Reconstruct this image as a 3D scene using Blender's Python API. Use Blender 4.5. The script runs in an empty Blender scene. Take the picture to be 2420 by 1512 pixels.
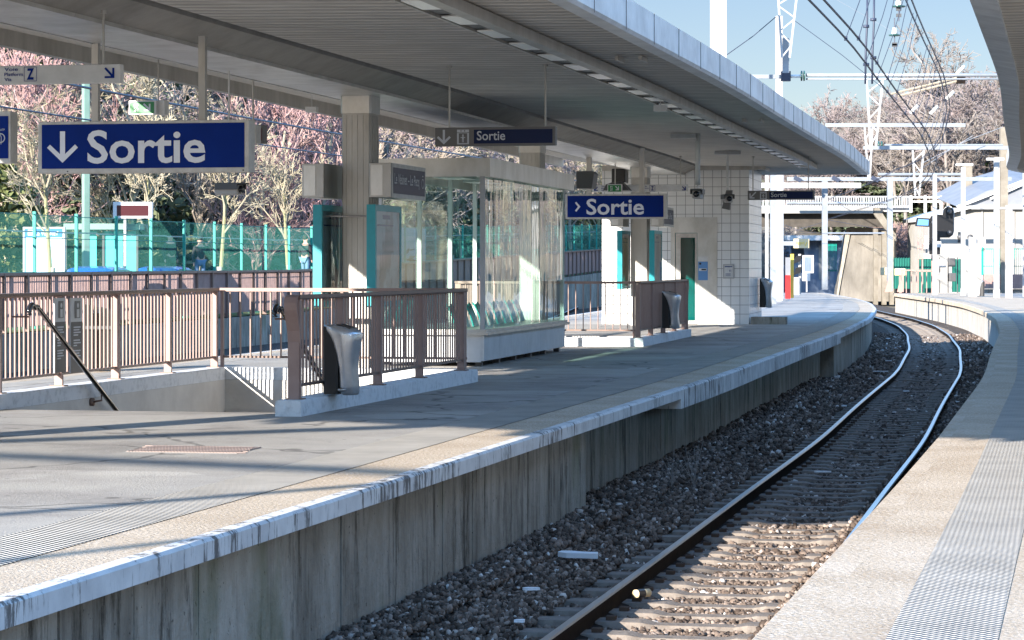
import bpy, math, random
import numpy as np
from mathutils import Vector as V, Matrix
R = math.radians
random.seed(7); rng = np.random.RandomState(11)
S = bpy.context.scene
COL = S.collection
# ------------------------------------------------------------ camera, sky, sun
F, HX, HY, EYE = 6200.0, 1210.0, 626.0, 1.6
cd = bpy.data.cameras.new('camera'); cam = bpy.data.objects.new('camera', cd); COL.objects.link(cam)
cam.location = (0, 0, EYE); cam.rotation_euler = (R(90), 0, 0)
cd.sensor_width = 36; cd.lens = 36*F/2420; cd.shift_y = -130.0/2420; cd.clip_start = .3; cd.clip_end = 3000
S.camera = cam
SUN = V((.74, 1.0, -.39))                       # direction the light travels
w = bpy.data.worlds.new('World'); S.world = w; w.use_nodes = True
wn = w.node_tree; bg = wn.nodes['Background']
sky = wn.nodes.new('ShaderNodeTexSky'); sky.sky_type = 'NISHITA'; sky.sun_disc = False
el = math.atan2(.39, math.hypot(.74, 1)); az = math.atan2(-.74, -1.0)
sky.sun_elevation = el; sky.sun_rotation = az
sky.air_density = 1.0; sky.dust_density = .15; sky.ozone_density = 1.6
# the photograph holds both the bright low sky and the shade: low sky darker, high sky brighter and bluer than the raw model
wtc = wn.nodes.new('ShaderNodeTexCoord'); wsp = wn.nodes.new('ShaderNodeSeparateXYZ'); wrm = wn.nodes.new('ShaderNodeValToRGB'); tint = wn.nodes.new('ShaderNodeMix'); tint.data_type = 'RGBA'; tint.blend_type = 'MULTIPLY'; tint.inputs[0].default_value = 1
wn.links.new(wtc.outputs['Generated'], wsp.inputs[0]); wn.links.new(wsp.outputs[2], wrm.inputs[0])
e = wrm.color_ramp.elements; e[0].position = .0; e[0].color = (.245, .25, .31, 1); e[1].position = .12; e[1].color = (.225, .235, .295, 1)
q = e.new(.42); q.color = (1.15, 1.55, 1.82, 1)
wn.links.new(sky.outputs[0], tint.inputs[6]); wn.links.new(wrm.outputs[0], tint.inputs[7]); wn.links.new(tint.outputs[2], bg.inputs[0]); bg.inputs[1].default_value = .13
sl = bpy.data.lights.new('sun', 'SUN'); sl.energy = 5.0; sl.angle = R(.5); sl.color = (1, .915, .81)
so = bpy.data.objects.new('sun', sl); COL.objects.link(so)
so.rotation_euler = SUN.to_track_quat('-Z', 'Y').to_euler()
S.view_settings.view_transform = 'Standard'; S.view_settings.look = 'None'; S.view_settings.exposure = 1.64; S.view_settings.gamma = 1
S.cycles.max_bounces = 6; S.cycles.transparent_max_bounces = 24

# ------------------------------------------------------------ the line of the track
TB = [(-60,-16.7),(-20,-7.7),(0,-3.25),(11.2,-.79),(19.3,.98),(29.3,3.1),(38,4.95),(48.4,6.95),(63.6,9.95),(79.4,12.75),(95.4,15.15),(110,16.95),(124,18.2),(148,19.7),(200,23.0),(300,29)]
_x = [a for a, b in TB]; _y = [b for a, b in TB]
_g = np.arange(-60, 300, .5); _c = np.interp(_g, _x, _y)
_k = np.exp(-np.linspace(-2, 2, 25)**2); _k /= _k.sum()
_cp = np.concatenate([_c[0]+(np.arange(-12, 0)*.5*(_c[1]-_c[0])*2), _c, _c[-1]+(np.arange(1, 13)*.5*(_c[-1]-_c[-2])*2)])
_c = np.convolve(_cp, _k, 'valid')
def C(s): return float(np.interp(s, _g, _c))
def TN(s):
    d = (C(s+1.5)-C(s-1.5))/3.0; n = math.hypot(1, d)
    return V((d/n, 1/n, 0)), V((1/n, -d/n, 0))          # along, to the right
def Q(s, o, z=0.0):
    t, n = TN(s); return V((C(s)+o*n.x, s+o*n.y, z))
def rot(s): return -math.atan2(TN(s)[0].x, TN(s)[0].y)   # rotation about z so that local y runs along the track
def U(x, y, D): return V(((x-HX)*D/F, D, EYE-(y-HY)*D/F))
def o_at(s, x):                                           # offset at which cross plane s shows in column x
    r = (x-HX)/F; t, n = TN(s); return (r*s-C(s))/(n.x-r*n.y)
def DT(s): return float(np.interp(s, [15, 30, 45, 60, 72, 88], [.36, .28, .24, .22, .1, 0.]))   # the near track lies a little off the middle
def s_at(o, x, lo=10, hi=160):
    f = lambda s: (lambda p: p.x/p.y-(x-HX)/F)(Q(s, o))
    for _ in range(40):
        m = (lo+hi)/2
        if f(m) > 0: hi = m
        else: lo = m
    return lo
def z_at(s, o, y): return EYE-(y-HY)*Q(s, o).y/F

# ------------------------------------------------------------ mesh builder
ROOTM = {}
class MB:
    def __init__(s): s.v = []; s.f = []; s.m = []; s.mi = 0; s.smooth = []; s.sm = False
    def add(s, vs, fs):
        k = len(s.v); s.v += [tuple(p) for p in vs]
        for f in fs: s.f.append(tuple(i+k for i in f)); s.m.append(s.mi); s.smooth.append(s.sm)
        return s
    def quad(s, a, b, c, d): return s.add([a, b, c, d], [(0, 1, 2, 3)])
    def hexa(s, p):      # 8 points, bottom 4 then top 4
        return s.add(p, [(3, 2, 1, 0), (4, 5, 6, 7), (0, 1, 5, 4), (1, 2, 6, 5), (2, 3, 7, 6), (3, 0, 4, 7)])
    def box(s, c, sz, rz=0):
        cx, cy, cz = c; hx, hy, hz = sz[0]/2, sz[1]/2, sz[2]/2; co, si = math.cos(rz), math.sin(rz)
        P = []
        for z in (-hz, hz):
            for x, y in ((-hx, -hy), (hx, -hy), (hx, hy), (-hx, hy)): P.append((cx+x*co-y*si, cy+x*si+y*co, cz+z))
        return s.hexa(P)
    def bev(s, c, sz, rz=0, b=.01):   # box with chamfered vertical edges
        hx, hy = sz[0]/2, sz[1]/2; o = [(-hx+b, -hy), (hx-b, -hy), (hx, -hy+b), (hx, hy-b), (hx-b, hy), (-hx+b, hy), (-hx, hy-b), (-hx, -hy+b)]
        return s.prism(o, c[2]-sz[2]/2, c[2]+sz[2]/2, M=Matrix.Translation((c[0], c[1], 0)) @ Matrix.Rotation(rz, 4, 'Z'))
    def prism(s, pts, z0, z1, M=None, axis='z'):
        n = len(pts)
        if axis == 'z': A = [V((x, y, z0)) for x, y in pts]+[V((x, y, z1)) for x, y in pts]
        elif axis == 'y': A = [V((x, z0, y)) for x, y in pts]+[V((x, z1, y)) for x, y in pts]
        else: A = [V((z0, x, y)) for x, y in pts]+[V((z1, x, y)) for x, y in pts]
        if M is not None: A = [M @ a for a in A]
        return s.add(A, [tuple(range(n-1, -1, -1)), tuple(range(n, 2*n))]+[(i, (i+1) % n, n+(i+1) % n, n+i) for i in range(n)])
    def loft(s, secs, closed=True, cap=True):
        n = len(secs[0]); A = [p for q in secs for p in q]; fs = []
        for k in range(len(secs)-1):
            for i in range(n if closed else n-1):
                j = (i+1) % n; fs.append((k*n+i, k*n+j, (k+1)*n+j, (k+1)*n+i))
        if cap and closed:
            fs.append(tuple(range(n-1, -1, -1))); fs.append(tuple((len(secs)-1)*n+i for i in range(n)))
        return s.add(A, fs)
    def tube(s, pts, r, n=8, r1=None, cap=True):
        pts = [V(p) for p in pts]; secs = []
        for i, p in enumerate(pts):
            d = (pts[min(i+1, len(pts)-1)]-pts[max(i-1, 0)]).normalized()
            a = d.orthogonal() if abs(d.z) > .98 else d.cross(V((0, 0, 1)))
            a.normalize(); b = d.cross(a); rr = r if r1 is None else r+(r1-r)*i/(len(pts)-1)
            if isinstance(r, (list, tuple)): rr = r[i]
            secs.append([p+a*rr*math.cos(2*math.pi*k/n)+b*rr*math.sin(2*math.pi*k/n) for k in range(n)])
        return s.loft(secs, cap=cap)
    def bar(s, a, b, w, h):           # rectangular bar from a to b
        a, b = V(a), V(b); d = (b-a).normalized(); x = d.cross(V((0, 0, 1)))
        if x.length < .01: x = V((1, 0, 0))
        x.normalize(); y = x.cross(d); P = []
        for p in (a, b):
            for u, q in ((-1, -1), (1, -1), (1, 1), (-1, 1)): P.append(p+x*w/2*u+y*h/2*q)
        return s.hexa(P)
    def sphere(s, c, r, n=10, m=6, sc=(1, 1, 1)):
        secs = []
        for j in range(m+1):
            th = math.pi*(j+.02)/(m+.04); secs.append([V((c[0]+r*sc[0]*math.sin(th)*math.cos(2*math.pi*i/n), c[1]+r*sc[1]*math.sin(th)*math.sin(2*math.pi*i/n), c[2]-r*sc[2]*math.cos(th))) for i in range(n)])
        return s.loft(secs)
    def build(s, name, mats, parent=None, bevel=0):
        if not isinstance(mats, (list, tuple)): mats = [mats]
        me = bpy.data.meshes.new(name); vs = s.v
        root = parent
        while root is not None and root.parent is not None: root = root.parent
        if root is not None:
            Mi = ROOTM[root].inverted(); vs = [tuple(Mi @ V(p)) for p in vs]; loc = None
        else:
            a = np.array(vs); lo, hi = a.min(0), a.max(0); loc = ((lo[0]+hi[0])/2, (lo[1]+hi[1])/2, lo[2])
            vs = (a-np.array(loc)).tolist()
        me.from_pydata(vs, [], s.f)
        for m in mats: me.materials.append(m)
        me.polygons.foreach_set('material_index', s.m); me.polygons.foreach_set('use_smooth', s.smooth)
        o = bpy.data.objects.new(name, me); COL.objects.link(o)
        if parent is not None: o.parent = parent
        else: o.location = loc; ROOTM[o] = Matrix.Translation(loc)
        if bevel:
            b = o.modifiers.new('bevel', 'BEVEL'); b.width = bevel; b.segments = 2; b.limit_method = 'ANGLE'
        return o
def tag(o, label=None, cat=None, group=None, kind=None):
    if label: o['label'] = label
    if cat: o['category'] = cat
    if group: o['group'] = group
    if kind: o['kind'] = kind
    return o
def thing(name, loc, rz, label, cat, group=None):
    o = bpy.data.objects.new(name, None); COL.objects.link(o); o.location = loc; o.rotation_euler = (0, 0, rz); o.empty_display_size = .2
    ROOTM[o] = Matrix.Translation(V(loc)) @ Matrix.Rotation(rz, 4, 'Z')
    return tag(o, label, cat, group)
KIDS = {}
def copy_thing(o, loc, rz, label=None, group=None, scale=None):
    r = o.copy(); COL.objects.link(r); r.location = loc; r.rotation_euler = (0, 0, rz)
    if scale is not None: r.scale = scale
    if label: r['label'] = label
    if group: r['group'] = group
    kids = [c for c in bpy.data.objects if c.parent is o] if o not in KIDS else KIDS[o]
    KIDS[o] = kids
    for ch in kids:
        c = ch.copy(); COL.objects.link(c); c.parent = r
        if ch not in KIDS: KIDS[ch] = [g for g in bpy.data.objects if g.parent is ch]
        for g in KIDS[ch]:
            d = g.copy(); COL.objects.link(d); d.parent = c
    return r
def npmesh(name, verts, faces4=None, faces3=None, mat=None, smooth=False):
    me = bpy.data.meshes.new(name); verts = np.asarray(verts, dtype=np.float32)
    lo, hi = verts.min(0), verts.max(0); loc = ((lo[0]+hi[0])/2, (lo[1]+hi[1])/2, lo[2]); verts = verts-np.array(loc, dtype=np.float32)
    F_ = faces4 if faces4 is not None else faces3; k = F_.shape[1]; n = len(F_)
    me.vertices.add(len(verts)); me.vertices.foreach_set('co', verts.ravel())
    me.loops.add(n*k); me.loops.foreach_set('vertex_index', F_.ravel().astype(np.int32))
    me.polygons.add(n); me.polygons.foreach_set('loop_start', np.arange(0, n*k, k, dtype=np.int32))
    me.update(calc_edges=True); me.validate()
    if smooth: me.polygons.foreach_set('use_smooth', [True]*n)
    if mat: me.materials.append(mat)
    o = bpy.data.objects.new(name, me); o.location = loc; ROOTM[o] = Matrix.Translation(loc)
    return o

# ------------------------------------------------------------ lettering
_T = {}
def textmesh(body, off=.0):
    k = (body, off)
    if k not in _T:
        cu = bpy.data.curves.new('t', 'FONT'); cu.body = body; cu.offset = off; cu.resolution_u = 3
        ob = bpy.data.objects.new('t', cu); COL.objects.link(ob)
        me = bpy.data.meshes.new_from_object(ob.evaluated_get(bpy.context.evaluated_depsgraph_get()))
        a = np.array([v.co[:2] for v in me.vertices]); f = [tuple(p.vertices) for p in me.polygons]
        lo, hi = a.min(0), a.max(0); a = (a-lo)/(hi-lo)
        bpy.data.objects.remove(ob); bpy.data.meshes.remove(me); bpy.data.curves.remove(cu); _T[k] = (a, f)
    return _T[k]
class Face:
    """a flat sign face: map photo-like face coordinates (u right, v up, metres) to the world"""
    def __init__(s, org, right, up=V((0, 0, 1)), out=None): s.o = V(org); s.r = V(right); s.u = V(up); s.n = V(out) if out is not None else s.r.cross(s.u)
    def p(s, u, v, d=0): return s.o+s.r*u+s.u*v+s.n*d
    def rect(s, mb, u0, v0, u1, v1, d=.003, th=None):
        if th is None: mb.quad(s.p(u0, v0, d), s.p(u1, v0, d), s.p(u1, v1, d), s.p(u0, v1, d))
        else: mb.hexa([s.p(u0, v0, d), s.p(u1, v0, d), s.p(u1, v0, d-th), s.p(u0, v0, d-th), s.p(u0, v1, d), s.p(u1, v1, d), s.p(u1, v1, d-th), s.p(u0, v1, d-th)])
    def text(s, mb, body, u0, v0, u1, v1, d=.006, off=.02):
        a, f = textmesh(body, off); mb.add([s.p(u0+(u1-u0)*x, v0+(v1-v0)*y, d) for x, y in a], f)
    def line(s, mb, pts, w, d=.006):
        for (a, b) in zip(pts[:-1], pts[1:]):
            a2, b2 = V((a[0], a[1])), V((b[0], b[1])); q = (b2-a2).normalized(); n = V((-q.y, q.x))*w/2; a2 = a2-q*w*.0; b2 = b2+q*w*.0
            mb.quad(*[s.p(c.x, c.y, d) for c in (a2-n, b2-n, b2+n, a2+n)])
    def poly(s, mb, pts, d=.006): mb.add([s.p(x, y, d) for x, y in pts], [tuple(range(len(pts)))])
    def disc(s, mb, u, v, r, d=.006, n=16, r2=None):
        if r2 is None: s.poly(mb, [(u+r*math.cos(2*math.pi*i/n), v+r*math.sin(2*math.pi*i/n)) for i in range(n)], d)
        else:
            for i in range(n):
                a, b = 2*math.pi*i/n, 2*math.pi*(i+1)/n
                mb.quad(s.p(u+r2*math.cos(a), v+r2*math.sin(a), d), s.p(u+r*math.cos(a), v+r*math.sin(a), d), s.p(u+r*math.cos(b), v+r*math.sin(b), d), s.p(u+r2*math.cos(b), v+r2*math.sin(b), d))
    def arrow(s, mb, cu, cv, L, ang, w, d=.006):      # arrow of length L pointing along ang
        dx, dy = math.cos(ang), math.sin(ang); tip = (cu+dx*L/2, cv+dy*L/2)
        s.line(mb, [(cu-dx*L/2, cv-dy*L/2), (tip[0]-dx*w*.7, tip[1]-dy*w*.7)], w, d)
        for q in (2.36, -2.36):
            a = ang+q; h = L*.62
            s.line(mb, [(tip[0]-math.cos(a)*w*.35, tip[1]-math.sin(a)*w*.35), (tip[0]+math.cos(a)*h, tip[1]+math.sin(a)*h)], w, d+.0007*(1 if q > 0 else 2))

# ------------------------------------------------------------ materials
M = {}
def mat(name, col, rough=.6, metal=0., col2=None, scale=4., mix=(.35, .65), bump=0., bscale=40., stretch=None, detail=6, rotz=0, coat=0, spec=.5, emis=None):
    m = bpy.data.materials.new(name); m.use_nodes = True; nt = m.node_tree; p = nt.nodes['Principled BSDF']
    p.inputs['Base Color'].default_value = (*col, 1); p.inputs['Roughness'].default_value = rough; p.inputs['Metallic'].default_value = metal
    p.inputs['Specular IOR Level'].default_value = spec; p.inputs['Coat Weight'].default_value = coat
    tc = nt.nodes.new('ShaderNodeTexCoord'); mp = nt.nodes.new('ShaderNodeMapping'); nt.links.new(tc.outputs['Object'], mp.inputs[0])
    mp.inputs['Rotation'].default_value = (0, 0, rotz)
    if stretch: mp.inputs['Scale'].default_value = stretch
    if col2:
        n = nt.nodes.new('ShaderNodeTexNoise'); n.inputs['Scale'].default_value = scale; n.inputs['Detail'].default_value = detail; n.inputs['Roughness'].default_value = .65
        r = nt.nodes.new('ShaderNodeValToRGB'); r.color_ramp.elements[0].position = mix[0]; r.color_ramp.elements[1].position = mix[1]
        r.color_ramp.elements[0].color = (*col, 1); r.color_ramp.elements[1].color = (*col2, 1)
        nt.links.new(mp.outputs[0], n.inputs[0]); nt.links.new(n.outputs[0], r.inputs[0]); nt.links.new(r.outputs[0], p.inputs['Base Color'])
    if bump:
        n2 = nt.nodes.new('ShaderNodeTexNoise'); n2.inputs['Scale'].default_value = bscale; n2.inputs['Detail'].default_value = 5
        b = nt.nodes.new('ShaderNodeBump'); b.inputs['Strength'].default_value = bump; b.inputs['Distance'].default_value = .02
        nt.links.new(mp.outputs[0], n2.inputs[0]); nt.links.new(n2.outputs[0], b.inputs['Height']); nt.links.new(b.outputs[0], p.inputs['Normal'])
    if emis: p.inputs['Emission Color'].default_value = (*emis[:3], 1); p.inputs['Emission Strength'].default_value = emis[3]
    M[name] = m; return m
class NT:
    """small helper for hand wired materials"""
    def __init__(s, m): s.nt = m.node_tree; s.p = s.nt.nodes['Principled BSDF']; s.p.inputs['Specular IOR Level'].default_value = .12; s.tc = s.nt.nodes.new('ShaderNodeTexCoord')
    def n(s, t, **k):
        q = s.nt.nodes.new(t)
        for a, b in k.items():
            if hasattr(q, a): setattr(q, a, b)
            else: q.inputs[a.replace('_', ' ')].default_value = b
        return q
    def l(s, a, b): s.nt.links.new(a, b)
    def map(s, scale=(1, 1, 1), rz=0):
        q = s.n('ShaderNodeMapping'); q.inputs['Scale'].default_value = scale; q.inputs['Rotation'].default_value = (0, 0, rz); s.l(s.tc.outputs['Object'], q.inputs[0]); return q.outputs[0]
    def noise(s, vec, scale, detail=5, rough=.6):
        q = s.n('ShaderNodeTexNoise'); q.inputs['Scale'].default_value = scale; q.inputs['Detail'].default_value = detail; q.inputs['Roughness'].default_value = rough; s.l(vec, q.inputs[0]); return q.outputs[0]
    def ramp(s, v, *els):
        q = s.n('ShaderNodeValToRGB'); e = q.color_ramp.elements
        while len(e) < len(els): e.new(.5)
        for i, (p, c) in enumerate(els): e[i].position = p; e[i].color = (*c, 1) if not isinstance(c, (int, float)) else (c, c, c, 1)
        s.l(v, q.inputs[0]); return q.outputs[0]
    def mix(s, f, a, b, mode='MIX'):
        q = s.n('ShaderNodeMix', data_type='RGBA', blend_type=mode)
        for v, i in ((f, 0), (a, 6), (b, 7)):
            if isinstance(v, (int, float)): q.inputs[i].default_value = v
            elif isinstance(v, tuple): q.inputs[i].default_value = (*v, 1)
            else: s.l(v, q.inputs[i])
        return q.outputs[2]
    def math(s, op, a, b=0.):
        q = s.n('ShaderNodeMath', operation=op)
        for v, i in ((a, 0), (b, 1)):
            if isinstance(v, (int, float)): q.inputs[i].default_value = v
            else: s.l(v, q.inputs[i])
        return q.outputs[0]
    def xyz(s, v): q = s.n('ShaderNodeSeparateXYZ'); s.l(v, q.inputs[0]); return q.outputs
    def bump(s, h, st=.5, dist=.02): q = s.n('ShaderNodeBump'); q.inputs['Strength'].default_value = st; q.inputs['Distance'].default_value = dist; s.l(h, q.inputs['Height']); s.l(q.outputs[0], s.p.inputs['Normal'])
    def col(s, c): s.l(c, s.p.inputs['Base Color'])
TR = .205                                                  # the track's heading near the camera (radians), for textures that follow it
# asphalt
m = mat('asphalt', (.2, .2, .2), .85); k = NT(m); v = k.map()
c1 = k.ramp(k.noise(v, .45, 6, .7), (.3, (.24, .225, .208)), (.42, (.32, .3, .278)), (.5, (.37, .35, .322)), (.7, (.45, .425, .385)))
c2 = k.ramp(k.noise(v, 26, 3), (.6, (0, 0, 0)), (.7, (1, 1, 1)))
c3 = k.mix(k.math('MULTIPLY', c2, .5), c1, (.6, .57, .53))
gv = k.n('ShaderNodeTexVoronoi'); gv.inputs['Scale'].default_value = 2.6; k.l(v, gv.inputs[0]); gum = k.ramp(gv.outputs[0], (.045, .7), (.07, 0.))
cv = k.n('ShaderNodeTexVoronoi', feature='DISTANCE_TO_EDGE'); cv.inputs['Scale'].default_value = .22; wv = k.n('ShaderNodeVectorMath', operation='ADD'); nz = k.n('ShaderNodeTexNoise'); nz.inputs['Scale'].default_value = 1.3; k.l(v, nz.inputs[0]); k.l(v, wv.inputs[0]); k.l(nz.outputs[1], wv.inputs[1]); k.l(wv.outputs[0], cv.inputs[0])
crk = k.ramp(cv.outputs[0], (.003, .75), (.007, 0.))
pv = k.n('ShaderNodeTexVoronoi', distance='CHEBYCHEV'); pv.inputs['Scale'].default_value = .33; k.l(k.map(rz=TR), pv.inputs[0]); c3 = k.mix(1., c3, k.ramp(k.xyz(pv.outputs['Color'])[0], (.2, .84), (.8, 1.)), 'MULTIPLY')
k.col(k.mix(crk, k.mix(gum, c3, (.13, .125, .12)), (.1, .095, .09))); k.bump(k.noise(v, 45, 5), .7, .012)
# grit strip next to the coping (sandy resin), coping top
m = mat('grit', (.5, .42, .33), .9); k = NT(m); v = k.map()
c1 = k.ramp(k.noise(v, .9, 5), (.3, (.4, .31, .22)), (.55, (.5, .41, .31)), (.72, (.58, .49, .39)))
c1 = k.mix(k.ramp(k.noise(v, 30, 4), (.36, .5), (.5, 0.)), c1, (.24, .19, .145))
k.col(k.mix(k.ramp(k.noise(v, 38, 3), (.52, 0.), (.66, .6)), c1, (.7, .64, .56))); k.bump(k.noise(v, 40, 4), .8, .02)
# tactile rubber with small domes
m = mat('tactile', (.4, .4, .38), .7); k = NT(m); v = k.map(rz=TR)
x, y, z = k.xyz(v); sx = k.math('SINE', k.math('MULTIPLY', x, 105.)); sy = k.math('SINE', k.math('MULTIPLY', y, 105.)); hh = k.math('MULTIPLY', sx, sy)
c1 = k.ramp(k.noise(v, 1.5, 4), (.3, (.36, .335, .3)), (.7, (.52, .485, .435)))
k.col(k.mix(k.ramp(hh, (.2, .0), (.8, .4)), c1, (.6, .6, .56))); k.bump(hh, 1., .02)
# white painted coping edge with dark run marks
m = mat('coping_white', (.6, .6, .6), .8); k = NT(m); v = k.map((1, 1, .06)); v2 = k.map()
v = k.map((1, 1, .14)); st = k.math('MULTIPLY', k.noise(v, 11, 8, .75), k.ramp(k.noise(v2, .45, 3), (.36, .86), (.62, 1.12)))
c1 = k.ramp(k.noise(v2, 3, 5), (.3, (.5, .5, .5)), (.7, (.68, .68, .67)))
k.col(k.mix(k.ramp(st, (.53, 0.), (.6, .85)), c1, (.07, .06, .052))); k.bump(k.noise(v2, 30, 4), .3, .01)
# cast concrete wall, streaked, each bay a little different
m = mat('concrete_wall', (.2, .19, .17), .9); k = NT(m); v = k.map((1, 1, .07)); v2 = k.map(); v4 = k.map((1, 1, .16))
gi = k.n('ShaderNodeNewGeometry')
c1 = k.ramp(k.noise(k.map((1, 1, .45)), 1.6, 9, .72), (.3, (.22, .192, .155)), (.5, (.37, .335, .28)), (.7, (.5, .46, .4)))
c1 = k.mix(k.ramp(k.noise(v, 6., 6, .7), (.52, 0.), (.66, .55)), c1, (.15, .132, .11))
c1 = k.mix(1., c1, k.ramp(gi.outputs['Random Per Island'], (0., .74), (1., 1.)), 'MULTIPLY')
c2 = k.mix(k.ramp(k.noise(v4, 3., 8, .8), (.525, 0.), (.64, .88)), c1, (.05, .043, .033))
c2 = k.mix(k.ramp(k.noise(v2, 22, 4), (.66, 0.), (.7, .8)), c2, (.04, .035, .03))
x, y, z = k.xyz(v2); c2 = k.mix(k.ramp(k.math('ADD', k.math('MULTIPLY', z, -.5), k.math('MULTIPLY', k.noise(v2, 2, 4), .35)), (.1, .0), (.3, .0)), c2, (.1, .1, .09))
c3 = k.mix(k.ramp(k.noise(k.map((1, 1, .3)), .8, 3), (.6, 0.), (.68, .5)), c2, (.1, .115, .045))
k.col(c3); k.bump(k.noise(v2, 14, 6), .7, .03)
m = mat('concrete_pale', (.42, .39, .34), .9); k = NT(m); v = k.map((1, 1, .1)); v2 = k.map()
c1 = k.ramp(k.noise(v, 2.5, 6, .7), (.3, (.3, .28, .25)), (.65, (.5, .47, .43)))
k.col(k.mix(k.ramp(k.noise(v2, 1.2, 5), (.55, 0.), (.75, .4)), c1, (.22, .2, .17))); k.bump(k.noise(v2, 14, 6), .4, .03)
m = mat('soffit', (.2, .19, .17), .9); k = NT(m); v = k.map((1, 1, 1), TR); x, y, z = k.xyz(v)
w1 = k.math('SINE', k.math('MULTIPLY', y, 19.)); v3 = k.map((.8, 6, 1), TR)
c1 = k.ramp(k.noise(v3, 1.6, 6, .7), (.3, (.38, .36, .33)), (.68, (.68, .65, .6)))
k.col(k.mix(k.ramp(w1, (.1, .0), (.9, .6)), c1, (.28, .265, .24))); k.bump(w1, .6, .03)
m = mat('ballast_bed', (.1, .09, .08), .95); k = NT(m); v = k.map()
vo = k.n('ShaderNodeTexVoronoi'); vo.inputs['Scale'].default_value = 17; k.l(v, vo.inputs[0])
k.col(k.mix(k.ramp(k.noise(v, .7, 4), (.35, 0.), (.7, .8)), k.ramp(vo.outputs['Color'], (.1, (.06, .052, .046)), (.9, (.16, .135, .12))), (.1, .085, .075), 'MULTIPLY' if False else 'MIX')); k.bump(vo.outputs[0], 1., .08)
m = mat('stone', (.15, .13, .12), .9); k = NT(m); v = k.map(); 
gi = k.n('ShaderNodeNewGeometry'); k.col(k.ramp(gi.outputs['Random Per Island'], (.0, (.05, .037, .03)), (.45, (.115, .087, .07)), (.75, (.175, .135, .11)), (.96, (.29, .235, .2)), (1., (.6, .57, .54))))
m = mat('tile', (.68, .68, .67), .25, 0, (.76, .755, .74), 2.2, stretch=(1, 1, .3))
mat('grate', (.26, .2, .18), .8); mat('grate_dark', (.27, .25, .235), .9); mat('hoarding', (.0, .13, .095), .6, 0, (.0, .1, .075), 2); mat('tile_joint', (.2, .2, .2), .8)
mat('brown_metal', (.19, .118, .092), .45, 0, (.15, .095, .076), 3, bump=.05, bscale=60)
mat('brown_side', (.3, .2, .17), .5, 0, (.25, .16, .135), 3)
mat('rose_fence', (.36, .235, .21), .6, 0, (.27, .17, .15), 2.5)
mat('steel', (.62, .61, .59), .36, .7, (.46, .45, .42), 2.2, bump=.08, bscale=5, stretch=(1, 1, .5))
mat('steel_dull', (.5, .48, .45), .45, .6, (.33, .315, .285), 2.5, (.3, .7), bump=.05, bscale=8, stretch=(1, 1, .3))
mat('steel_bright', (.55, .55, .55), .3, .9, (.42, .41, .4), 3)
mat('fascia_metal', (.72, .75, .77), .42, .25, (.42, .44, .46), 1.5, (.35, .75), bump=.15, bscale=2.5)
mat('paint_white', (.62, .62, .61), .5, 0, (.52, .52, .51), 5)
mat('paint_grey', (.42, .42, .42), .5, 0, (.36, .36, .36), 5)
mat('dark_grey', (.07, .07, .072), .5); mat('sign_grey', (.13, .125, .12), .5)
mat('black', (.012, .012, .013), .35); mat('black_gloss', (.012, .012, .014), .12, coat=.5)
mat('sign_blue', (.001, .02, .17), .5, 0, (.001, .024, .2), 2, spec=.1); mat('navy', (.004, .014, .06), .4, spec=.2)
mat('sign_white', (.74, .76, .82), .4); mat('sign_text_grey', (.5, .52, .55), .5); mat('sign_frame', (.6, .58, .54), .55, 0, (.42, .4, .37), 7, (.4, .75))
mat('green_sign', (.0, .17, .04), .4); mat('teal', (.0, .32, .36), .35, 0, (.0, .27, .31), 4); mat('teal_seat', (.0, .2, .19), .3, coat=.3)
mat('plaster', (.62, .6, .56), .85, 0, (.5, .48, .45), 1.5, bump=.2, bscale=20)
mat('kerb_paint', (.66, .68, .7), .85, 0, (.36, .38, .4), 9, (.5, .8), bump=.6, bscale=18)
mat('shelter_base', (.6, .61, .62), .6, 0, (.5, .51, .52), 2.2)
mat('silver', (.62, .63, .65), .3, .75, (.5, .51, .53), 5)
mat('rail_web', (.01, .008, .007), .9, 0, (.02, .014, .011), 8, spec=.1); mat('rail_head', (.52, .54, .56), .3, 1.); mat('rail_clip', (.07, .045, .032), .85, spec=.1); mat('channel', (.26, .245, .22), .6, 0, (.18, .17, .15), 2)
mat('sleeper', (.21, .18, .155), .9, 0, (.12, .1, .085), 9, bump=.4, bscale=30)
mat('green_fence', (.0, .27, .21), .5); mat('green_pole', (.16, .27, .22), .5, 0, (.2, .31, .26), 2)
mat('grass', (.07, .1, .022), .9, 0, (.12, .13, .04), 1.3, bump=.8, bscale=12)
mat('earth', (.1, .09, .07), .95, 0, (.15, .13, .1), .6, bump=.8, bscale=6)
mat('road', (.12, .12, .125), .9, 0, (.15, .15, .15), 1)
mat('bark_pale', (.36, .32, .24), .9, 0, (.25, .21, .16), 5); mat('bark_green', (.3, .29, .14), .9, 0, (.28, .26, .14), 6)
mat('twig_tan', (.33, .28, .225), .9, 0, (.22, .18, .145), .8); mat('twig_red', (.36, .2, .2), .9, 0, (.3, .22, .2), .8); mat('twig_mauve', (.29, .215, .22), .9, 0, (.21, .17, .155), .8); mat('twig_grey', (.28, .255, .235), .9, 0, (.2, .175, .155), .8); mat('twig_gold', (.38, .34, .23), .9, 0, (.28, .24, .18), .8)
mat('needles', (.07, .1, .05), .8, 0, (.13, .15, .08), .6); mat('needles_pale', (.13, .15, .05), .8, 0, (.09, .1, .03), .8); mat('ivy', (.1, .17, .03), .7, 0, (.05, .09, .02), 1.)
mat('wood_stake', (.5, .42, .34), .9, 0, (.38, .32, .26), 6)
mat('galv', (.3, .33, .36), .45, .3, (.24, .26, .29), 3); mat('wire', (.03, .04, .07), .5); mat('porcelain', (.75, .75, .72), .25); mat('insulator_green', (.02, .07, .06), .2)
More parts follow.
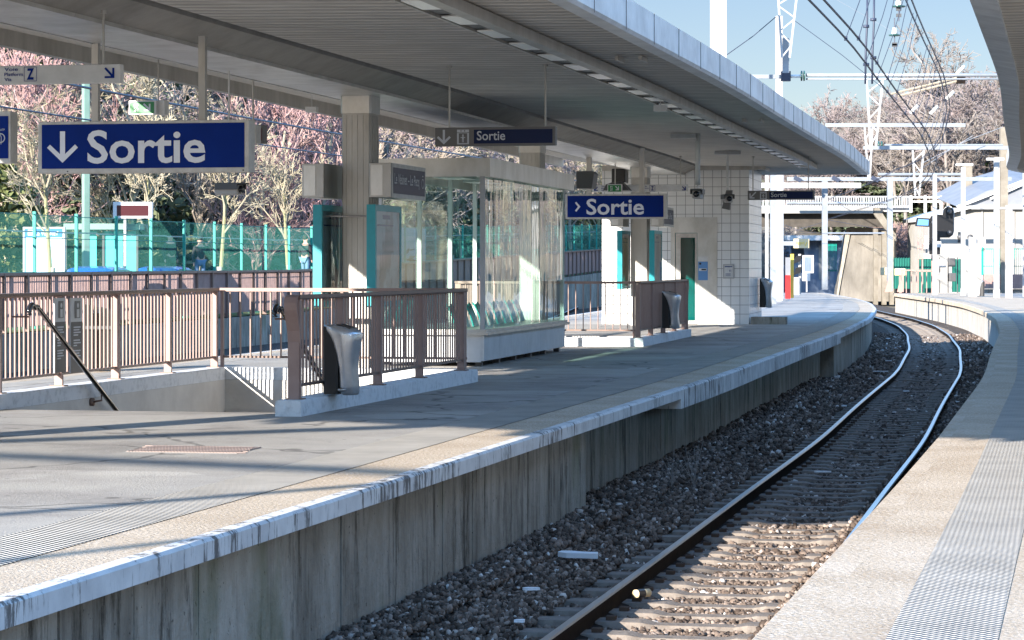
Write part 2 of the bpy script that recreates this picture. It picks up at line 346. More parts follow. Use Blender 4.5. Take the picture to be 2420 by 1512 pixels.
mat('wall_white', (.34, .325, .3), .85, 0, (.27, .26, .24), .8); mat('wall_cream', (.24, .215, .175), .85, 0, (.15, .13, .1), 1.2); mat('post_white', (.4, .41, .42), .5, 0, (.33, .34, .35), 4); mat('abutment', (.11, .1, .085), .9, 0, (.24, .22, .19), .55, (.35, .6), bump=.5, bscale=8, stretch=(1, 1, .35)); mat('twig_far', (.25, .22, .2), .9, 0, (.18, .155, .135), .5); mat('twig_far_mauve', (.26, .21, .205), .9, 0, (.18, .15, .14), .5); mat('blue_wall', (.09, .13, .2), .8, 0, (.2, .24, .3), 2, stretch=(1, 1, .2))
mat('pale_blue_wall', (.3, .4, .45), .8, 0, (.24, .33, .38), 1); mat('slate', (.16, .17, .19), .6, 0, (.2, .21, .23), 1); mat('glassy_dark', (.03, .04, .05), .1)
mat('car_blue', (.005, .07, .42), .25, 0, coat=.6); mat('rubber', (.02, .02, .02), .8)
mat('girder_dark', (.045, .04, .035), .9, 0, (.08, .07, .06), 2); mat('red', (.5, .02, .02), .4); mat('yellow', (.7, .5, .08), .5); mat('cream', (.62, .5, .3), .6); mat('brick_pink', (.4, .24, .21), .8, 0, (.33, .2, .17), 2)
mat('skin', (.5, .3, .22), .6); mat('cloth_black', (.02, .022, .025), .9); mat('cloth_dark', (.028, .035, .035), .9); mat('denim', (.12, .2, .34), .9); mat('hair', (.02, .014, .01), .8); mat('shoe', (.02, .02, .02), .6)
mat('poster', (.6, .63, .68), .3, 0, (.22, .23, .24), 1.6, (.52, .6), stretch=(1, 1, .5), coat=.5); mat('map_blue', (.03, .16, .55), .4); mat('map_pale', (.45, .65, .75), .4); mat('cyan_glass', (.1, .55, .5), .25)
mat('lamp_glass', (.8, .8, .78), .3); mat('led_dark', (.05, .004, .008), .3); mat('lens', (.01, .01, .012), .05)
mat('brush_red', (.3, .2, .18), .9, 0, (.2, .13, .11), 4); mat('hill', (.22, .17, .13), .95, 0, (.13, .12, .08), .25, bump=.9, bscale=1.5)
mat('bird_grey', (.42, .4, .38), .7); mat('plastic_blue_panel', (.1, .25, .5), .4); mat('litter_white', (.7, .72, .75), .7)
def glass(name, tint, refl_boost=1., wob=0., wscale=(1, 1, 1), a=.0):
    m = bpy.data.materials.new(name); m.use_nodes = True; nt = m.node_tree; nt.nodes.clear()
    out = nt.nodes.new('ShaderNodeOutputMaterial'); tr = nt.nodes.new('ShaderNodeBsdfTransparent'); gl = nt.nodes.new('ShaderNodeBsdfGlossy'); mx = nt.nodes.new('ShaderNodeMixShader'); fr = nt.nodes.new('ShaderNodeFresnel'); fr.inputs[0].default_value = 1.5
    tr.inputs[0].default_value = (*tint, 1); gl.inputs['Roughness'].default_value = .02
    mm = nt.nodes.new('ShaderNodeMath'); mm.operation = 'MULTIPLY_ADD'; mm.inputs[1].default_value = refl_boost; mm.inputs[2].default_value = a; mm.use_clamp = True
    nt.links.new(fr.outputs[0], mm.inputs[0]); nt.links.new(mm.outputs[0], mx.inputs[0]); nt.links.new(tr.outputs[0], mx.inputs[1]); nt.links.new(gl.outputs[0], mx.inputs[2]); nt.links.new(mx.outputs[0], out.inputs[0])
    if wob:
        tc = nt.nodes.new('ShaderNodeTexCoord'); mp = nt.nodes.new('ShaderNodeMapping'); mp.inputs['Scale'].default_value = wscale; ns = nt.nodes.new('ShaderNodeTexNoise'); ns.inputs['Scale'].default_value = 1; ns.inputs['Detail'].default_value = 2; b = nt.nodes.new('ShaderNodeBump'); b.inputs['Strength'].default_value = wob; b.inputs['Distance'].default_value = .05
        nt.links.new(tc.outputs['Object'], mp.inputs[0]); nt.links.new(mp.outputs[0], ns.inputs[0]); nt.links.new(ns.outputs[0], b.inputs['Height']); nt.links.new(b.outputs[0], gl.inputs['Normal'])
    M[name] = m; return m
glass('glass', (.78, .93, .88), 1.2); glass('glass_wavy', (.6, .9, .82), 1.3, .2, (2.6, 2.6, .45), .1); glass('glass_green', (.25, .55, .5), 1.3, a=.08)
# ============================================================ THE SETTING
def srange(a, b, st): n = max(1, int(math.ceil((b-a)/st))); return [a+(b-a)*i/n for i in range(n+1)]
def strip(mb, s0, s1, o0, o1, z0, z1, st=2.):
    L = srange(s0, s1, st); A = []
    for s in L: A += [Q(s, o0, z0), Q(s, o1, z1)]
    return mb.add(A, [(2*i, 2*i+1, 2*i+3, 2*i+2) for i in range(len(L)-1)])
def solid(mb, s0, s1, prof, st=2., cap=True):    # closed (o,z) profile swept along the track
    return mb.loft([[Q(s, o, z) for o, z in prof] for s in srange(s0, s1, st)], cap=cap)
def struct(mb, name, m, parent=None): o = mb.build(name, m, parent); return tag(o, kind='structure')
ZB = -1.1
# ground sheet (ballast and earth level) out to the horizon
mb = MB(); mb.quad((-900, -150, ZB-.25), (900, -150, ZB-.25), (900, 1600, ZB-.25), (-900, 1600, ZB-.25)); struct(mb, 'ground', M['earth'])
# ballast bed: the near track, and the wide bay on the far side of the island platform
mb = MB(); solid(mb, 8, 300, [(-3.0, ZB+.06), (-1.2, ZB-.0), (-.7, ZB-.03), (0, ZB-.02), (.7, ZB-.03), (1.2, ZB-.0), (3., ZB+.02), (3., ZB-.3), (-3., ZB-.3)])
struct(mb, 'track_bed', M['ballast_bed'])
mb = MB(); solid(mb, 20, 300, [(-24, ZB), (-11., ZB), (-11., ZB-.2), (-24, ZB-.2)]); struct(mb, 'siding_bed', M['ballast_bed'])
PE = 151.
# island platform : asphalt deck with two stair openings, tactile strip, grit strip
H1 = (27.3, 34.9); H2 = (50.7, 57.8); HL, HR = -8.48, -5.15
mb = MB()
for s0, s1 in ((6, H1[0]), (H1[1], H2[0]), (H2[1], PE)): strip(mb, s0, s1, -10.5, -3.07, 0, 0)
for s0, s1 in (H1, H2): strip(mb, s0, s1, -10.5, HL, 0, 0); strip(mb, s0, s1, HR, -3.07, 0, 0)
struct(mb, 'platform_deck', M['asphalt'])
mb = MB(); strip(mb, 6, PE, -3.07, -2.47, .002, .002); strip(mb, 6, PE, -11.0, -10.5, .002, .002); struct(mb, 'tactile_paving', M['tactile'])
mb = MB(); strip(mb, 6, PE, -2.46, -1.97, .0, .0); strip(mb, 6, PE, -11.28, -11.0, 0, 0); struct(mb, 'platform_grit_strip', M['grit'])
mb = MB()
for s0, s1, h in ((6, 33.5, .13), (33.5, 62, .26), (62, PE, .13)): solid(mb, s0, s1-.004, [(-2.46, -.004), (-1.97, -.004), (-1.97, .0), (-1.87, .0), (-1.85, -.02), (-1.85, -h), (-2.3, -h)], 1.5)
solid(mb, 6, PE, [(-11.28, -.15), (-11.4, -.15), (-11.4, .0), (-11.28, .0)])
struct(mb, 'platform_coping', M['coping_white'])
# wall under the island platform: cast bays with open joints; it steps back where the coping gets deeper
mb = MB(); e = 6.
seq = [(6, 28.3, -2.02, 1.95), (28.3, 62, -2.34, 2.6), (62, PE-.5, -2.02, 2.6)]
for s0, s1, o, st in seq:
    L = [s0]
    while L[-1] < s1-.6: L.append(min(s1, L[-1]+st*random.choice((.55, 1., 1., 1.1))))
    for a, b in zip(L[:-1], L[1:]):
        j = random.uniform(-.006, .006); mb.hexa([Q(a+.012, o-.5, -1.3), Q(a+.012, o+j, -1.3), Q(b-.012, o+j, -1.3), Q(b-.012, o-.5, -1.3), Q(a+.012, o-.5, -.134), Q(a+.012, o+j, -.134), Q(b-.012, o+j, -.134), Q(b-.012, o-.5, -.134)])
solid(mb, 6, PE-.5, [(-3., -1.3), (-2.42, -1.3), (-2.42, -.15), (-3., -.15)])
solid(mb, 6, PE-.5, [(-11.3, -1.3), (-11.0, -1.3), (-11.0, -.15), (-11.3, -.15)])
mb.hexa([Q(PE-.5, -11.3, -1.3), Q(PE-.5, -2, -1.3), Q(PE-.1, -2, -1.3), Q(PE-.1, -11.3, -1.3), Q(PE-.5, -11.3, -.01), Q(PE-.5, -2, -.01), Q(PE-.1, -2, -.01), Q(PE-.1, -11.3, -.01)])
struct(mb, 'platform_wall', M['concrete_wall'])
# right platform, on which the photographer stands
PR = 149.
mb = MB(); strip(mb, -8, PR, 1.98, 2.33, 0, 0); strip(mb, -8, PR, 2.8, 6.4, 0, 0); struct(mb, 'right_platform_deck', M['grit'])
mb = MB(); strip(mb, -8, PR, 6.4, 16, 0, 0); struct(mb, 'right_platform_asphalt', M['asphalt'])
mb = MB(); strip(mb, -8, PR, 2.33, 2.8, .003, .003); struct(mb, 'right_tactile_paving', M['tactile'])
mb = MB(); mb.loft([[Q(s, o-(max(0, .1*(1-(s-11)/14)) if o < 1.9 else 0), z) for o, z in [(1.98, 0), (1.87, 0), (1.85, -.02), (1.85, -.17), (2.3, -.17), (2.3, -.02), (1.98, -.004)]] for s in srange(-8, PR, 1.5)]); struct(mb, 'right_platform_coping', M['grit'])
mb = MB(); L = srange(-8, PR-.2, 2.2)
for a, b in zip(L[:-1], L[1:]): mb.hexa([Q(a+.02, 2.02, -1.4), Q(a+.02, 2.5, -1.4), Q(b-.02, 2.5, -1.4), Q(b-.02, 2.02, -1.4), Q(a+.02, 2.02, -.174), Q(a+.02, 2.5, -.174), Q(b-.02, 2.5, -.174), Q(b-.02, 2.02, -.174)])
mb.hexa([Q(PR-.2, 2.0, -1.4), Q(PR-.2, 16, -1.4), Q(PR, 16, -1.4), Q(PR, 2.0, -1.4), Q(PR-.2, 2.0, -.02), Q(PR-.2, 16, -.02), Q(PR, 16, -.02), Q(PR, 2.0, -.02)])
struct(mb, 'right_platform_wall', M['concrete_pale'])
# stairwells
def stairwell(s0, s1, down, depth=3.6):
    mb = MB()
    for o, n in ((HL, 1), (HR, -1)):
        mb.quad(Q(s0, o, -depth), Q(s1, o, -depth), Q(s1, o, -.002), Q(s0, o, -.002))
    for s in (s0, s1): mb.quad(Q(s, HL, -depth), Q(s, HR, -depth), Q(s, HR, -.003), Q(s, HL, -.003))
    o = struct(mb, 'stairwell_wall', M['plaster'])
    mb = MB(); a, b = (s0, 1) if down else (s1, -1); n = 14
    for i in range(n):
        x0, x1 = a+b*(.31*i), a+b*(.31*(i+1)) if i < n-1 else a+b*7.0; z = -.165*(i+1)
        p0, p1 = min(x0, x1), max(x0, x1)
        mb.hexa([Q(p0, HL+.01, -3.5), Q(p0, HR-.01, -3.5), Q(p1, HR-.01, -3.5), Q(p1, HL+.01, -3.5), Q(p0, HL+.01, z), Q(p0, HR-.01, z), Q(p1, HR-.01, z), Q(p1, HL+.01, z)])
    struct(mb, 'stairs', M['concrete_pale'])
stairwell(*H1, True); stairwell(*H2, False)
mb = MB(); mb.hexa([Q(H1[1]-.06, HL+.02, -3), Q(H1[1]-.06, HR-.02, -3), Q(H1[1]-.005, HR-.02, -3), Q(H1[1]-.005, HL+.02, -3), Q(H1[1]-.06, HL+.02, -.43), Q(H1[1]-.06, HR-.02, -.43), Q(H1[1]-.005, HR-.02, -.43), Q(H1[1]-.005, HL+.02, -.43)])
tag(mb.build('wall_panel', M['plaster']), 'grey ledge panel low on the end wall of the near stairwell', 'wall panel')

# rails and sleepers
def rail(o, name, label, s0=9, s1=300, zt=-.93, mm='rail_head'):
    mb = MB(); h = .037
    prof = [(-.07, -.172), (.07, -.172), (.07, -.16), (.012, -.145), (.01, -.045), (.034, -.036), (.036, -.012), (.026, .0), (-.026, .0), (-.036, -.012), (-.034, -.036), (-.01, -.045), (-.012, -.145), (-.07, -.16)]
    S_ = srange(s0, 60, 1.)+srange(61, s1, 2.5) if s0 < 60 else srange(s0, s1, 2.5)
    mb.loft([[Q(s, o+a+(DT(s) if abs(o) < 2 else 0), zt+b) for a, b in prof] for s in S_]); n = len(prof)
    for i, f in enumerate(mb.f):
        if len(f) == 4 and (f[0] % n) in (6, 7, 8): mb.m[i] = 1
    r = mb.build(name, [M['rail_web'], M[mm]]); return tag(r, label, 'rail', 'rails of the near track')
rail(-.7525, 'rail', 'shiny curved steel rail nearer the long platform with shelter')
rail(.7525, 'rail', 'shiny curved steel rail beside the platform at the right edge')
for i, o in enumerate((-13.9, -12.4, -17.9, -16.4)): tag(rail(o, 'rail', 'distant rail of the sunken far tracks beyond the island platform', 30, 200), group='rails of the far tracks')
mb = MB(); hx = [(-1.3, -.09), (-.45, -.09), (-.35, -.07), (.35, -.07), (.45, -.09), (1.3, -.09)]
secs = []
for x, hw in ((-1.25, .13), (-.4, .14), (-.3, .1), (.3, .1), (.4, .14), (1.25, .13)):
    zt = .035 if abs(x) > .35 else .015
    secs.append([V((x, -hw, -.12)), V((x, hw, -.12)), V((x, hw*.85, zt)), V((x, -hw*.85, zt))])
mb.loft(secs); sl0 = mb.build('sleeper', M['sleeper']); tag(sl0, 'concrete sleeper half buried in brown ballast under the shiny rails', 'sleeper', 'sleepers of the near track')
me = sl0.data; off = sl0.location.copy()
for sg in (-1, 1):
    for q in (-.115, .115): mb = MB(); mb.box((sg*.7525+q, 0, .05), (.07, .08, .04)); cl = mb.build('rail_clip', M['rail_clip']); cl.parent = sl0; cl.location = (sg*.7525+q, 0, .145)
s = 13.
KIDS[sl0] = [c for c in bpy.data.objects if c.parent is sl0]
first = True; nsl = 0
while s < 150 and nsl < 230:
    p = Q(s, DT(s), -1.105)
    if first: sl0.location = p+V((0, 0, -.12)); sl0.rotation_euler = (0, 0, rot(s)+random.gauss(0, .006)); first = False
    else: copy_thing(sl0, p+V((0, 0, -.12+random.gauss(0, .006))), rot(s)+random.gauss(0, .006))
    s += .6; nsl += 1
    if nsl == 60: KIDS[sl0] = []
# loose ballast stones: real pebbles on the bed near the camera
t_ = (1+5**.5)/2
ico = np.array([(-1, t_, 0), (1, t_, 0), (-1, -t_, 0), (1, -t_, 0), (0, -1, t_), (0, 1, t_), (0, -1, -t_), (0, 1, -t_), (t_, 0, -1), (t_, 0, 1), (-t_, 0, -1), (-t_, 0, 1)])/1.9
icf = np.array([(0, 11, 5), (0, 5, 1), (0, 1, 7), (0, 7, 10), (0, 10, 11), (1, 5, 9), (5, 11, 4), (11, 10, 2), (10, 7, 6), (7, 1, 8), (3, 9, 4), (3, 4, 2), (3, 2, 6), (3, 6, 8), (3, 8, 9), (4, 9, 5), (2, 4, 11), (6, 2, 10), (8, 6, 7), (9, 8, 1)])
def stones(bands):
    P = []; SZ = []
    for s0, s1, o0, o1, dens, size in bands:
        n = int((s1-s0)*(o1-o0)*dens); ss = rng.uniform(s0, s1, n); oo = rng.uniform(o0, o1, n)
        d = (np.interp(ss+1, _g, _c)-np.interp(ss-1, _g, _c))/2; nn = np.hypot(1, d)
        x = np.interp(ss, _g, _c)+oo/nn; y = ss-oo*d/nn
        ao = np.abs(oo); z = ZB-.03+np.where(ao > .85, .045+.05*rng.rand(n), .02*rng.rand(n))+np.where((ao > 1.5) & (oo < 0), .05, 0)
        # keep sleeper tops mostly clear between the rails
        ph = ((ss-13.)/.6+.5) % 1-.5; od = np.abs(oo-np.interp(ss, [15, 30, 45, 60, 72, 88], [.36, .28, .24, .22, .1, 0.])); clear = (np.abs(ph) < .15) & (od < .69) & (rng.rand(n) < .8); ok = ~clear
        P.append(np.stack([x, y, z], 1)[ok]); SZ.append((size*(.55+.8*rng.rand(n)))[ok])
    P = np.concatenate(P); SZ = np.concatenate(SZ); n = len(P)
    k = ico[None]*(1+.75*(rng.rand(n, 12, 1)-.5))*(.65+.7*rng.rand(n, 1, 3))*SZ[:, None, None]
    a = rng.rand(n)*6.28; ca, sa = np.cos(a)[:, None], np.sin(a)[:, None]; x = k[..., 0]*ca-k[..., 1]*sa; y = k[..., 0]*sa+k[..., 1]*ca
    vv = np.stack([x, y, k[..., 2]], 2)+P[:, None]; ff = (icf[None]+12*np.arange(n)[:, None, None])
    return vv.reshape(-1, 3), ff.reshape(-1, 3)
vv, ff = stones([(14, 24, -2.0, .75, 900, .022), (14, 24, .75, 2.0, 700, .022), (24, 36, -2.3, 1.9, 500, .026), (36, 60, -2.3, 1.9, 190, .032), (60, 100, -1.9, 1.9, 45, .045)])
o = npmesh('ballast_stones', vv, faces3=ff, mat=M['stone']); COL.objects.link(o); tag(o, 'brown and grey ballast stones filling the track between the platforms', 'ballast', kind='stuff')

# far side: retaining wall, brown slat fence, bank
FX = lambda D: -24.2+.176*D
def FB(D): return float(np.interp(D, [40, 65, 95, 121, 172, 230], [-.15, -.1, -.07, .35, 1.16, 2.2]))
def WL(D, t): return V((FX(D)-t*.985, D+t*.173, FB(D)+float(np.interp(t, [0, 3, 8, 15, 40, 90], [0, .25, .75, 1.35, 2.6, 4.5]))))
mb = MB(); L = srange(40, 230, 5); T_ = [0, 1.5, 3, 5.5, 8, 11, 15, 25, 40, 90]; k = len(T_)
mb.add([WL(D, t) for D in L for t in T_], [(i*k+j, (i+1)*k+j, (i+1)*k+j+1, i*k+j+1) for i in range(len(L)-1) for j in range(k-1)])
struct(mb, 'bank', M['grass'])
mb = MB(); mb.add([WL(D, t)+V((0, 0, .02)) for D in L for t in (1.5, 5.4)], [(2*i, 2*i+2, 2*i+3, 2*i+1) for i in range(len(L)-1)]); struct(mb, 'road', M['road'])
mb = MB()
for a, b in zip(L[:-1], L[1:]):
    for aa, bb in ((a, a+2.48), (a+2.5, b-.02)):
        mb.hexa([V((FX(aa)+.1, aa, -1.6)), V((FX(bb)+.1, bb, -1.6)), V((FX(bb)-.2, bb, -1.6)), V((FX(aa)-.2, aa, -1.6)), V((FX(aa)+.1, aa, FB(aa)-.03)), V((FX(bb)+.1, bb, FB(bb)-.03)), V((FX(bb)-.2, bb, FB(bb)-.03)), V((FX(aa)-.2, aa, FB(aa)-.03))])
tag(mb.build('retaining_wall', M['concrete_wall']), 'dark stained concrete retaining wall below the pink slat fence across the far tracks', 'retaining wall')
# hill with the road above the cutting, far behind
def HZ(x, y):
    b = float(np.interp(y, [205, 214, 240, 300, 420, 700], [-1.3, 2.5, 4.2, 9.5, 16, 24])); c = 1-math.exp(-((x-(23.+(y-200)*.12))/(4.6+(y-205)*.03))**4)
    return -1.3+(b+1.3)*(c if y < 232 else 1)
mb = MB(); ys = [205, 208, 211, 214, 220, 226, 231, 233, 240, 255, 275, 300, 350, 420, 700]; xs = [-120, -80, -50, -25, -10, 0, 8, 14, 17, 18.5, 20, 22, 24, 26, 27.5, 29, 31, 34, 38, 44, 52, 65, 85, 120, 200]; k = len(xs)
mb.add([(x, y, HZ(x, y)+.3*math.sin(x*.7+y*.3)*(y > 214)) for y in ys for x in xs], [(i*k+j, i*k+j+1, (i+1)*k+j+1, (i+1)*k+j) for i in range(len(ys)-1) for j in range(k-1)])
struct(mb, 'hill', M['hill'])
# ============================================================ ON THE ISLAND PLATFORM
def qbox(mb, s0, s1, o0, o1, z0, z1): return mb.hexa([Q(s0, o0, z0), Q(s0, o1, z0), Q(s1, o1, z0), Q(s1, o0, z0), Q(s0, o0, z1), Q(s0, o1, z1), Q(s1, o1, z1), Q(s1, o0, z1)])
# kerbs round the stairwells
def kerb(s0, s1, o0, o1, label, h=.17):
    mb = MB(); L = srange(s0, s1, .5) if s1-s0 > .6 else [s0, s1]; b = .015
    prof = [(o0, 0), (o1, 0), (o1, h-b), (o1-b, h), (o0+b, h), (o0, h-b)]
    mb.loft([[Q(s, o+random.uniform(-.004, .004), z) for o, z in prof] for s in L]); o = mb.build('kerb', M['kerb_paint']); return tag(o, label, 'kerb', 'kerbs round the stairwells')
kerb(26.65, 34.95, HR, -4.87, 'white chipped kerb under the near railing that carries the silver bin')
kerb(28.6-1.7, 34.9, HL-.27, HL, 'white kerb along the left side of the near stairwell')
kerb(34.91, 35.2, HL-.27, HR-.004, 'white kerb across the far end of the near stairwell')
kerb(H2[0]-.28, 57.7, HR, -4.87, 'white kerb under the dark brown railing of the far stairwell')
kerb(H2[0]-.28, 57.7, HL-.27, HL, 'white kerb on the left side of the far stairwell')
kerb(H2[0]-.28, H2[0]-.003, HL+.004, HR-.004, 'white kerb across the front of the far stairwell')

def scroll(mb, root, s, o, outward):         # wide curved end plate of a railing (profile in the cross plane)
    pass
def railing(o, s0, s1, posts, label, zt=1.28, zb=.33, face=1, scroll_at=None, spacing=.131, bw=.03, bd=.016, dense=True, wide=()):
    base = Q((s0+s1)/2, o, .17); rt = thing('railing', base, 0, label, 'railing', 'brown railings round the stairwells')
    L = srange(s0, s1, 1.)
    mb = MB(); prof = [(o-.045, zt-.05), (o+.045, zt-.05), (o+.06, zt-.035), (o+.06, zt), (o-.06, zt), (o-.06, zt-.035)]
    mb.loft([[Q(s, a, z) for a, z in prof] for s in L]); mb.build('top_rail', M['brown_metal'], rt)
    mb = MB(); mb.loft([[Q(s, o+a, z) for a, z in ((-.025, zb-.03), (.025, zb-.03), (.025, zb), (-.025, zb))] for s in L]); mb.build('bottom_rail', M['brown_metal'], rt)
    for p in posts:
        hw = .03 if p in wide else .016
        mb = MB(); qbox(mb, p-hw*1.2, p+hw*1.2, o-.05, o+.05, .17, zt-.052); mb.build('post', M['brown_side'], rt)
        mb = MB(); qbox(mb, p-.07, p+.07, o-.09, o+.09, .168, .182); mb.build('foot_plate', M['brown_metal'], rt)
    P = sorted(set([s0]+list(posts)+[s1]))
    for a, b in zip(P[:-1], P[1:]):
        if b-a < .3: continue
        n = max(2, round((b-a)/spacing)); mb = MB()
        for i in range(1, n):
            s = a+(b-a)*i/n
            qbox(mb, s-bw/2, s+bw/2, o-bd/2, o+bd/2, zb-.001, zt-.049)
        mb.build('baluster_panel', M['brown_side'], rt)
    if scroll_at is not None:
        s = scroll_at; d = -1 if scroll_at <= s0+.2 else 1; mb = MB(); A = []
        for z, q in ((.17, 0), (.62, 0), (.75, .0), (.9, .03), (1.02, .085), (1.12, .13), (1.2, .14), (1.26, .11), (1.285, .04)):
            A.append([Q(s+d*(q-.0)+d*.0, o-.07, z), Q(s+d*(q), o+.07, z), Q(s+d*(q+.018), o+.07, z), Q(s+d*(q+.018), o-.07, z)])
        mb.sm = False; mb.loft(A); qbox(mb, s-.03, s+.03, o-.058, o+.058, .171, .78)
        mb.build('curved_end_plate', M['brown_side'], rt)
    return rt
def cross_railing(s, o0, o1, label, zt=1.28, zb=.33, sp=.142):
    rt = thing('railing', Q(s, (o0+o1)/2, .17), 0, label, 'railing', 'brown railings round the stairwells')
    mb = MB(); qbox(mb, s-.055, s+.055, o0, o1, zt-.05, zt-.001); mb.build('top_rail', M['brown_side'], rt)
    mb = MB(); qbox(mb, s-.02, s+.02, o0, o1, zb-.03, zb); mb.build('bottom_rail', M['brown_metal'], rt)
    n = int((o1-o0)/sp); mb = MB()
    for i in range(1, n): q = o0+(o1-o0)*i/n; qbox(mb, s-.02, s+.02, q-.007, q+.007, zb-.001, zt-.049)
    mb.build('baluster_panel', M['brown_side'], rt)
    for q in (o0+.03, (o0+o1)/2, o1-.03):
        mb = MB(); qbox(mb, s-.03, s+.03, q-.02, q+.02, .17, zt-.051); mb.build('post', M['brown_side'], rt)
    return rt
railing(-5.0, 26.85, 34.6, [26.9, 28.55, 30.2, 32.2, 34.5], 'brown slatted railing in front of the stairs with the silver bin fixed to it', scroll_at=26.85, wide=(26.9, 30.2, 34.5))
railing(-8.62, 27.35, 34.9, [27.4, 29.2, 31.05, 32.95, 34.85], 'brown slatted railing at the left of the near stairs with two instruction plates', scroll_at=27.35, wide=(27.4, 31.05))
cross_railing(35.05, HL-.12, HR+.1, 'brown thin-barred railing across the far end of the near stairs')
railing(-5.0, H2[0]-.16, 57.6, [H2[0]-.13, 52.3, 54.1, 55.8, 57.4], 'dark brown slatted railing of the far stairs under the second exit sign', scroll_at=57.6, spacing=.1, wide=(H2[0]-.13,))
cross_railing(H2[0]-.15, HL-.12, HR+.1, 'brown thin-barred railing across the front of the far stairs')
railing(-8.62, H2[0]-.16, 57.6, [H2[0]-.13, 52.3, 54.1, 55.8, 57.4], 'brown railing on the hidden left side of the far stairs')
# handrails
def handrail(o, s, side, label):
    rt = thing('handrail', Q(s, o, 0), 0, label, 'handrail', 'black handrails of the near stairs')
    pts = []; R0 = .075
    for i in range(9):
        a = math.pi*(1.15-i/8*1.0); pts.append(Q(s-.02+R0*math.cos(a), o, 1.08+R0*math.sin(a)))
    for ds in (.12, 1.2, 2.4, 3.6, 4.8): pts.append(Q(s+ds, o, 1.13-.53*(ds-.12)))
    mb = MB(); mb.sm = True; mb.tube(pts, .03, 10); mb.build('rail', M['black_gloss'], rt)
    mb = MB(); mb.tube([Q(s-.09, o, 1.02), Q(s-.09, o+side*.22, 1.02)], .012, 6); mb.build('bracket', M['brown_metal'], rt)
    mb = MB(); mb.sm = True; mb.tube([Q(s+2.1, o, .04), Q(s+2.1, o, -.03), Q(s+2.1, o+side*.11, -.05)], .014, 6); mb.tube([Q(s+2.1, o+side*.1, -.05), Q(s+2.1, o+side*.14, -.05)], .05, 10); mb.build('bracket', M['brown_metal'], rt)
handrail(-8.34, 27.75, -1, 'black scroll-ended handrail going down along the left wall of the stairs')
handrail(-5.3, 27.2, 1, 'black scroll-ended handrail at the right of the stairs beside the curved end plate')
# instruction plates on the left railing
def onrail(o, x0, x1, y0, y1, d=.06):
    sa, sb = s_at(o+d, x0), s_at(o+d, x1); z1, z0 = z_at((sa+sb)/2, o+d, y0), z_at((sa+sb)/2, o+d, y1); return sa, sb, z0, z1
for i, (x0, x1) in enumerate(((127, 153), (165, 193))):
    sa, sb, z0, z1 = onrail(-8.62, x0, x1, 704, 880); rt = thing('notice_plate', Q(sa, -8.56, z0), 0, ('left', 'right')[i]+' of the two tall escape instruction plates on the brown railing', 'notice plate', 'instruction plates on the railing')
    t, n = TN(sa); f = Face(Q(sa, -8.56, z0), t, out=n); W_, H_ = sb-sa, z1-z0
    mb = MB(); f.rect(mb, 0, 0, W_, H_, .012, .02); mb.build('plate', M['paint_white'], rt)
    mb = MB(); f.rect(mb, .0, 0, W_, H_*.68, .015); mb.build('text_panel', M['dark_grey'], rt)
    mb = MB(); f.rect(mb, .3*W_, H_*.73, .8*W_, H_*.96, .016); mb.build('pictogram_ground', M['sign_grey'], rt)
    mb = MB(); f.rect(mb, .48*W_, H_*.74, .7*W_, H_*.85, .018); f.disc(mb, .58*W_, H_*.9, .03, .018, 10); mb.build('pictogram', M['paint_white'], rt)
    mb = MB()
    for j, wd in enumerate((.6, .5, .62, .4, 0, .55, .62, .3, 0, .6, .5, .6, .35)):
        if wd: f.rect(mb, .2*W_, H_*(.6-.035*j), (.2+wd)*W_, H_*(.6-.035*j)+.016, .018)
    mb.build('text_lines', M['sign_text_grey'], rt)

# ---------------------------------------------------------------- canopy over the island platform
S0, S1 = 12.6, 75.0
rt = thing('platform_canopy', Q(40, -6.5, 3.9), 0, 'long curved grey canopy with ribbed soffit and metal fascia over the island platform', 'canopy')
def endt(s): return 0
def zr(o): return 4.25
mb = MB(); L = srange(S0, S1, 1.5)
def oe(s): return -1.78
mb.loft([[Q(s, -6.05, 4.28), Q(s, oe(s), 4.22), Q(s, oe(s), 4.5), Q(s, -6.05, 4.62)] for s in L]); mb.build('soffit', M['soffit'], rt)
mb = MB(); mb.loft([[Q(s, oe(s)-.16, 4.19), Q(s, oe(s)+.02, 4.19), Q(s, oe(s)+.05, 4.23), Q(s, oe(s)+.05, 4.56), Q(s, oe(s)-.16, 4.56)] for s in L])
mb.loft([[Q(S1+a, -6.05, 4.2), Q(S1+a, oe(S1)+.05, 4.2), Q(S1+a, oe(S1)+.05, 4.56), Q(S1+a, -6.05, 4.56)] for a in (0, .05)])
mb.build('fascia', M['fascia_metal'], rt)
s = S0+.4
while s < S1-.2:
    mb = MB(); o = oe(s)
    qbox(mb, s-.008, s+.008, o+.05, o+.056, 4.2, 4.565); mb.build('fascia_joint', M['sign_grey'], rt); s += 1.95
# left wing (rises to the far edge) with its own edge beam
mb = MB(); mb.loft([[Q(s, -7.75, 4.3), Q(s, -10.75, 4.72), Q(s, -10.75, 4.95), Q(s, -7.75, 4.62)] for s in L]); mb.build('left_soffit', M['soffit'], rt)
mb = MB(); mb.loft([[Q(s, -10.75, 4.48), Q(s, -10.62, 4.48), Q(s, -10.62, 4.8), Q(s, -10.9, 4.8), Q(s, -10.9, 4.56)] for s in L]); mb.build('edge_beam', M['steel_dull'], rt)
mb = MB(); mb.loft([[Q(s, -11.1, 4.6), Q(s, -10.9, 4.6), Q(s, -10.9, 4.9), Q(s, -11.1, 4.9)] for s in L]); mb.build('left_gutter', M['dark_grey'], rt)
